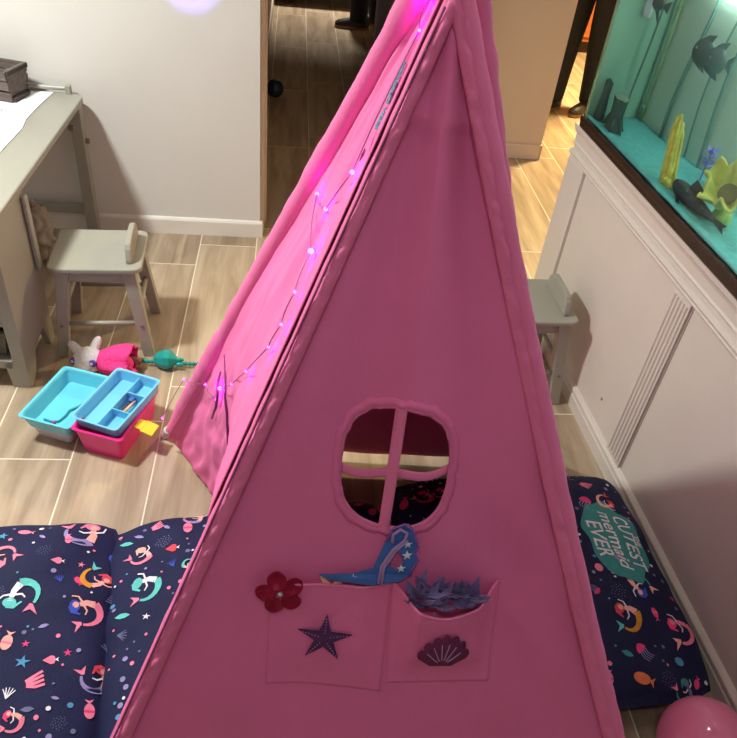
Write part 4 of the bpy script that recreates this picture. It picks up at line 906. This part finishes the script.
# ------------------------------------------------------------------ hallway: people, sofa, ball, sideboard
def skin_mesh(name, verts, edges, m, parent, sub=2):
    me = bpy.data.meshes.new(name); me.from_pydata([v[:3] for v in verts], edges, []); me.materials.append(M[m])
    o = bpy.data.objects.new(name, me); C.objects.link(o); o.parent = parent
    md = o.modifiers.new('skin', 'SKIN'); md.use_smooth_shade = True
    for i, v in enumerate(verts):
        r = v[3] if isinstance(v[3], tuple) else (v[3], v[3]); me.skin_vertices[0].data[i].radius = r
    me.skin_vertices[0].data[0].use_root = True
    sb = o.modifiers.new('round', 'SUBSURF'); sb.levels = sub; sb.render_levels = sub
    return o
def person(label, loc, rz, feet):
    # faces local -y ; feet = [(x,y),(x,y)] left,right
    t = thing('person', label, 'person', loc, rz)
    V = [(0, 0, .95, (.15, .11)), (0, 0, 1.12, (.14, .10)), (0, .01, 1.32, (.16, .11)), (0, .01, 1.44, (.10, .08)), (0, .0, 1.52, .055), (0, -.01, 1.6, (.075, .09)), (0, -.01, 1.70, (.072, .085)), (0, -.005, 1.76, .04)]
    E_ = [(i, i+1) for i in range(7)]
    for s_, (fx, fy) in zip((-1, 1), feet):
        k = len(V); V += [(s_*.09, 0, .88, .085), ((s_*.09+fx)/2, fy*.5-.01, .5, .055), (fx, fy+.01, .12, .038), (fx, fy+.01, .06, .036), (fx, fy-.13, .035, (.034, .025))]; E_ += [(0, k)]+[(k+i, k+i+1) for i in range(4)]
        k = len(V); V += [(s_*.19, .01, 1.42, .05), (s_*.25, .02, 1.16, .04), (s_*.25, -.06, .93, .03), (s_*.25, -.08, .86, (.018, .035))]; E_ += [(3, k)]+[(k+i, k+i+1) for i in range(3)]
        for q in range(5):
            kk = len(V); ox = (q-2)*.014
            if q == 0: pp = [(s_*.235, -.11, .855, .009), (s_*.225, -.12, .82, .008)]
            else: pp = [(s_*.25, -.08+ox*1.6-.01, .82, .009), (s_*.248, -.09+ox*1.6-.01, .785-.006*(q % 2), .008), (s_*.243, -.10+ox*1.6-.01, .765, .007)]
            V += pp; E_ += [(k+3, kk)]+[(kk+i, kk+i+1) for i in range(len(pp)-1)]
    skin_mesh('body', V, E_, 'skin', t)
    V = [(0, 0, .97, (.165, .125)), (0, 0, 1.03, (.155, .12))]; E_ = [(0, 1)]
    for s_, (fx, fy) in zip((-1, 1), feet):
        k = len(V); V += [(s_*.09, 0, .84, .10), ((s_*.1+fx)/2, fy*.5-.01, .5, .098), ((s_*.1+fx*3)/4, fy*.8, .3, .088), (fx, fy+.005, .09, .080), (fx, fy+.005, .05, .076)]; E_ += [(0, k)]+[(k+i, k+i+1) for i in range(4)]
    skin_mesh('jeans', V, E_, 'denim', t)
    V = [(0, 0, 1.0, (.16, .12)), (0, 0, 1.14, (.155, .115)), (0, .01, 1.32, (.175, .125)), (0, .01, 1.43, (.12, .095)), (-.2, .01, 1.40, .065), (-.255, .02, 1.2, .055), (.2, .01, 1.40, .065), (.255, .02, 1.2, .055)]
    skin_mesh('shirt', V, [(0, 1), (1, 2), (2, 3), (3, 4), (4, 5), (3, 6), (6, 7)], 'shirt', t)
    MB().ell((0, .012, 1.715), (.088, .102, .085), 18, 12).build('hair', 'hair', t, smooth=True)
    for s_ in (-1, 1):
        MB().ell((s_*.03, -.095, 1.665), (.012, .008, .008), 8, 6).build('eye', 'black', t, smooth=True); MB().ell((s_*.082, 0, 1.65), (.01, .02, .03), 8, 6).build('ear', 'skin', t, smooth=True)
    MB().ell((0, -.106, 1.635), (.012, .016, .02), 8, 6).build('nose', 'skin', t, smooth=True); MB().ell((0, -.094, 1.60), (.025, .008, .006), 8, 6).build('mouth', 'flower_red', t, smooth=True)
    for fx, fy in feet:
        b = MB()
        n = 18
        prf = [(.10, .030, .062), (.06, .042, .085), (0, .043, .085), (-.06, .046, .065), (-.12, .049, .05), (-.165, .04, .038), (-.19, .018, .02)]
        vs = [(fx+w_*math.cos(a), fy+y, .022+max(-.004, h_*math.sin(a))) for y, w_, h_ in prf for a in (2*PI*j/n for j in range(n))]
        b.add(vs, [(i*n+j, i*n+(j+1) % n, (i+1)*n+(j+1) % n, (i+1)*n+j) for i in range(6) for j in range(n)]+[tuple(range(n)), tuple(range(6*n, 7*n))])
        s = b.build('shoe', 'shoe', t, smooth=True)
        o2 = [(fx+sg*w_, fy+y) for sg, seq in ((1, prf), (-1, prf[::-1])) for y, w_, h_ in seq]
        MB().prism([(x, y, .001) for x, y in o2], [(x, y, .026) for x, y in o2]).build('sole', 'sole', s, bevel=.004)
    return t
person('standing person in black jeans and brown shoes beyond the tan wall, beside the tank', (1.93, 4.95, 0), -.9, [(-.05, -.16), (.13, .03)])
person('person in dark trousers standing at far end of the dark hallway', (.585, 6.60, 0), -PI/2-.1, [(-.09, .12), (.09, -.04)])
sf_ = thing('sofa', 'dark sofa at the far end of the hallway', 'sofa', (.2, 7.75, 0))
MB().box(-.55, .55, -.45, .4, .1, .42).build('seat', 'sofa', sf_, bevel=.03)
MB().box(-.55, .55, .2, .42, .42, .85).build('backrest', 'sofa', sf_, bevel=.04)
for s_ in (-1, 1):
    MB().box(s_*.55-.09*(s_ < 0), s_*.55+.09*(s_ > 0), -.45, .42, .06, .62).build('arm', 'sofa', sf_, bevel=.03)
    for y in (-.38, .35): MB().box(s_*.5-.03, s_*.5+.03, y-.03, y+.03, 0, .11).build('leg', 'wood_dark', sf_)
sf_.location = (.46, 7.6, 0)
o = MB().ell((0, 0, .055), .055, 24, 16).build('ball', 'blue_ball', smooth=True); o.location = (-.105, 4.74, 0); tag(o, 'dark blue ball on the hallway floor by the door frame', 'ball')
sbd = thing('sideboard', 'orange brown wooden sideboard behind the person in black jeans', 'sideboard', (3.0, 6.5, 0))
MB().box(-.9, .9, -.2, .25, .10, .62).build('body', 'wood_orange', sbd, bevel=.006)
MB().box(-.93, .93, -.23, .27, .62, .66).build('top', 'wood_dark', sbd, bevel=.006)
for x in (-.6, 0, .6):
    d_ = MB().box(x-.27, x+.27, -.215, -.2, .14, .58).build('door', 'wood_orange', sbd, bevel=.004); MB().ell((x+.2, -.23, .38), .014, 10, 8).build('knob', 'wood_dark', d_, smooth=True)
for x in (-.8, .8):
    for y in (-.15, .2): MB().bar((x, y, 0), (x, y, .1), .05, .05).build('leg', 'wood_dark', sbd)
o = MB().box(-.9, .9, -.05, .05, 0, .7).build('wall_cabinet', 'wood_dark', bevel=.01); o.location = (3.0, 6.62, .662); tag(o, 'dark hutch standing on the orange brown sideboard', 'hutch')

# ------------------------------------------------------------------ light
def area(name, loc, size, power, color, target=None):
    l = bpy.data.lights.new(name, 'AREA'); l.shape = 'DISK'; l.size = size; l.energy = power; l.color = color
    o = bpy.data.objects.new(name, l); C.objects.link(o); o.location = loc
    if target: o.rotation_euler = (Vector(target)-Vector(loc)).to_track_quat('-Z', 'Y').to_euler()
    return o
area('ceiling_lamp_room', (-1.45, 1.69, 2.5), .26, 84, (.97, 1, .95))
area('ceiling_lamp_dining', (2.6, 4.9, 2.5), .4, 250, (1, .76, .36))
lo = area('ceiling_lamp_lounge', (.4, 7.7, 2.5), .3, 34, (1, .92, .8)); lo.data.spread = math.radians(84)
area('ceiling_lamp_rear', (-.1, -.15, 2.5), .22, 5, (1, .97, .97)); area('ceiling_lamp_centre', (.5, 1.2, 2.5), .2, 2.5, (1, .97, .95))
l = bpy.data.lights.new('violet_lamp', 'SPOT'); l.energy = 150; l.color = (.22, .16, 1); l.spot_size = math.radians(17); l.spot_blend = .3; l.shadow_soft_size = .01
o = bpy.data.objects.new('violet_lamp', l); C.objects.link(o); o.location = (-.40, 2.2, 1.9); o.rotation_euler = (Vector((-.375, 2.92, 1.165))-o.location).to_track_quat('-Z', 'Y').to_euler()
wd_ = bpy.data.worlds.new('World'); S.world = wd_; wd_.use_nodes = True
wd_.node_tree.nodes['Background'].inputs[0].default_value = (1, .93, .9, 1); wd_.node_tree.nodes['Background'].inputs[1].default_value = .15

# ------------------------------------------------------------------ camera
F, PIT, ROLL, YAW = 720.656, math.radians(39.19152), math.radians(7.06889), math.radians(-8.66216)
cp, sp = math.cos(PIT), math.sin(PIT)
fw = Vector((0, cp, -sp)); rt = Vector((1, 0, 0)); up = rt.cross(fw)
r2 = rt*math.cos(ROLL)+up*math.sin(ROLL); u2 = up*math.cos(ROLL)-rt*math.sin(ROLL)
RM = Matrix.Rotation(YAW, 3, 'Z'); r2, u2, fw = RM @ r2, RM @ u2, RM @ fw
cd = bpy.data.cameras.new('camera'); cam = bpy.data.objects.new('camera', cd); C.objects.link(cam)
cd.sensor_fit = 'HORIZONTAL'; cd.sensor_width = 36; cd.lens = 36*F/737; cd.clip_start = .02
mm_ = Matrix((r2, u2, -fw)).transposed().to_4x4(); mm_.translation = (0, 0, 1.65); cam.matrix_world = mm_
S.camera = cam
S.view_settings.view_transform = 'Standard'; S.view_settings.look = 'None'; S.view_settings.exposure = 0; S.view_settings.gamma = 1; S.view_settings.use_curve_mapping = False
S.cycles.use_denoising = True
S.cycles.max_bounces = 10; S.cycles.sample_clamp_indirect = 4
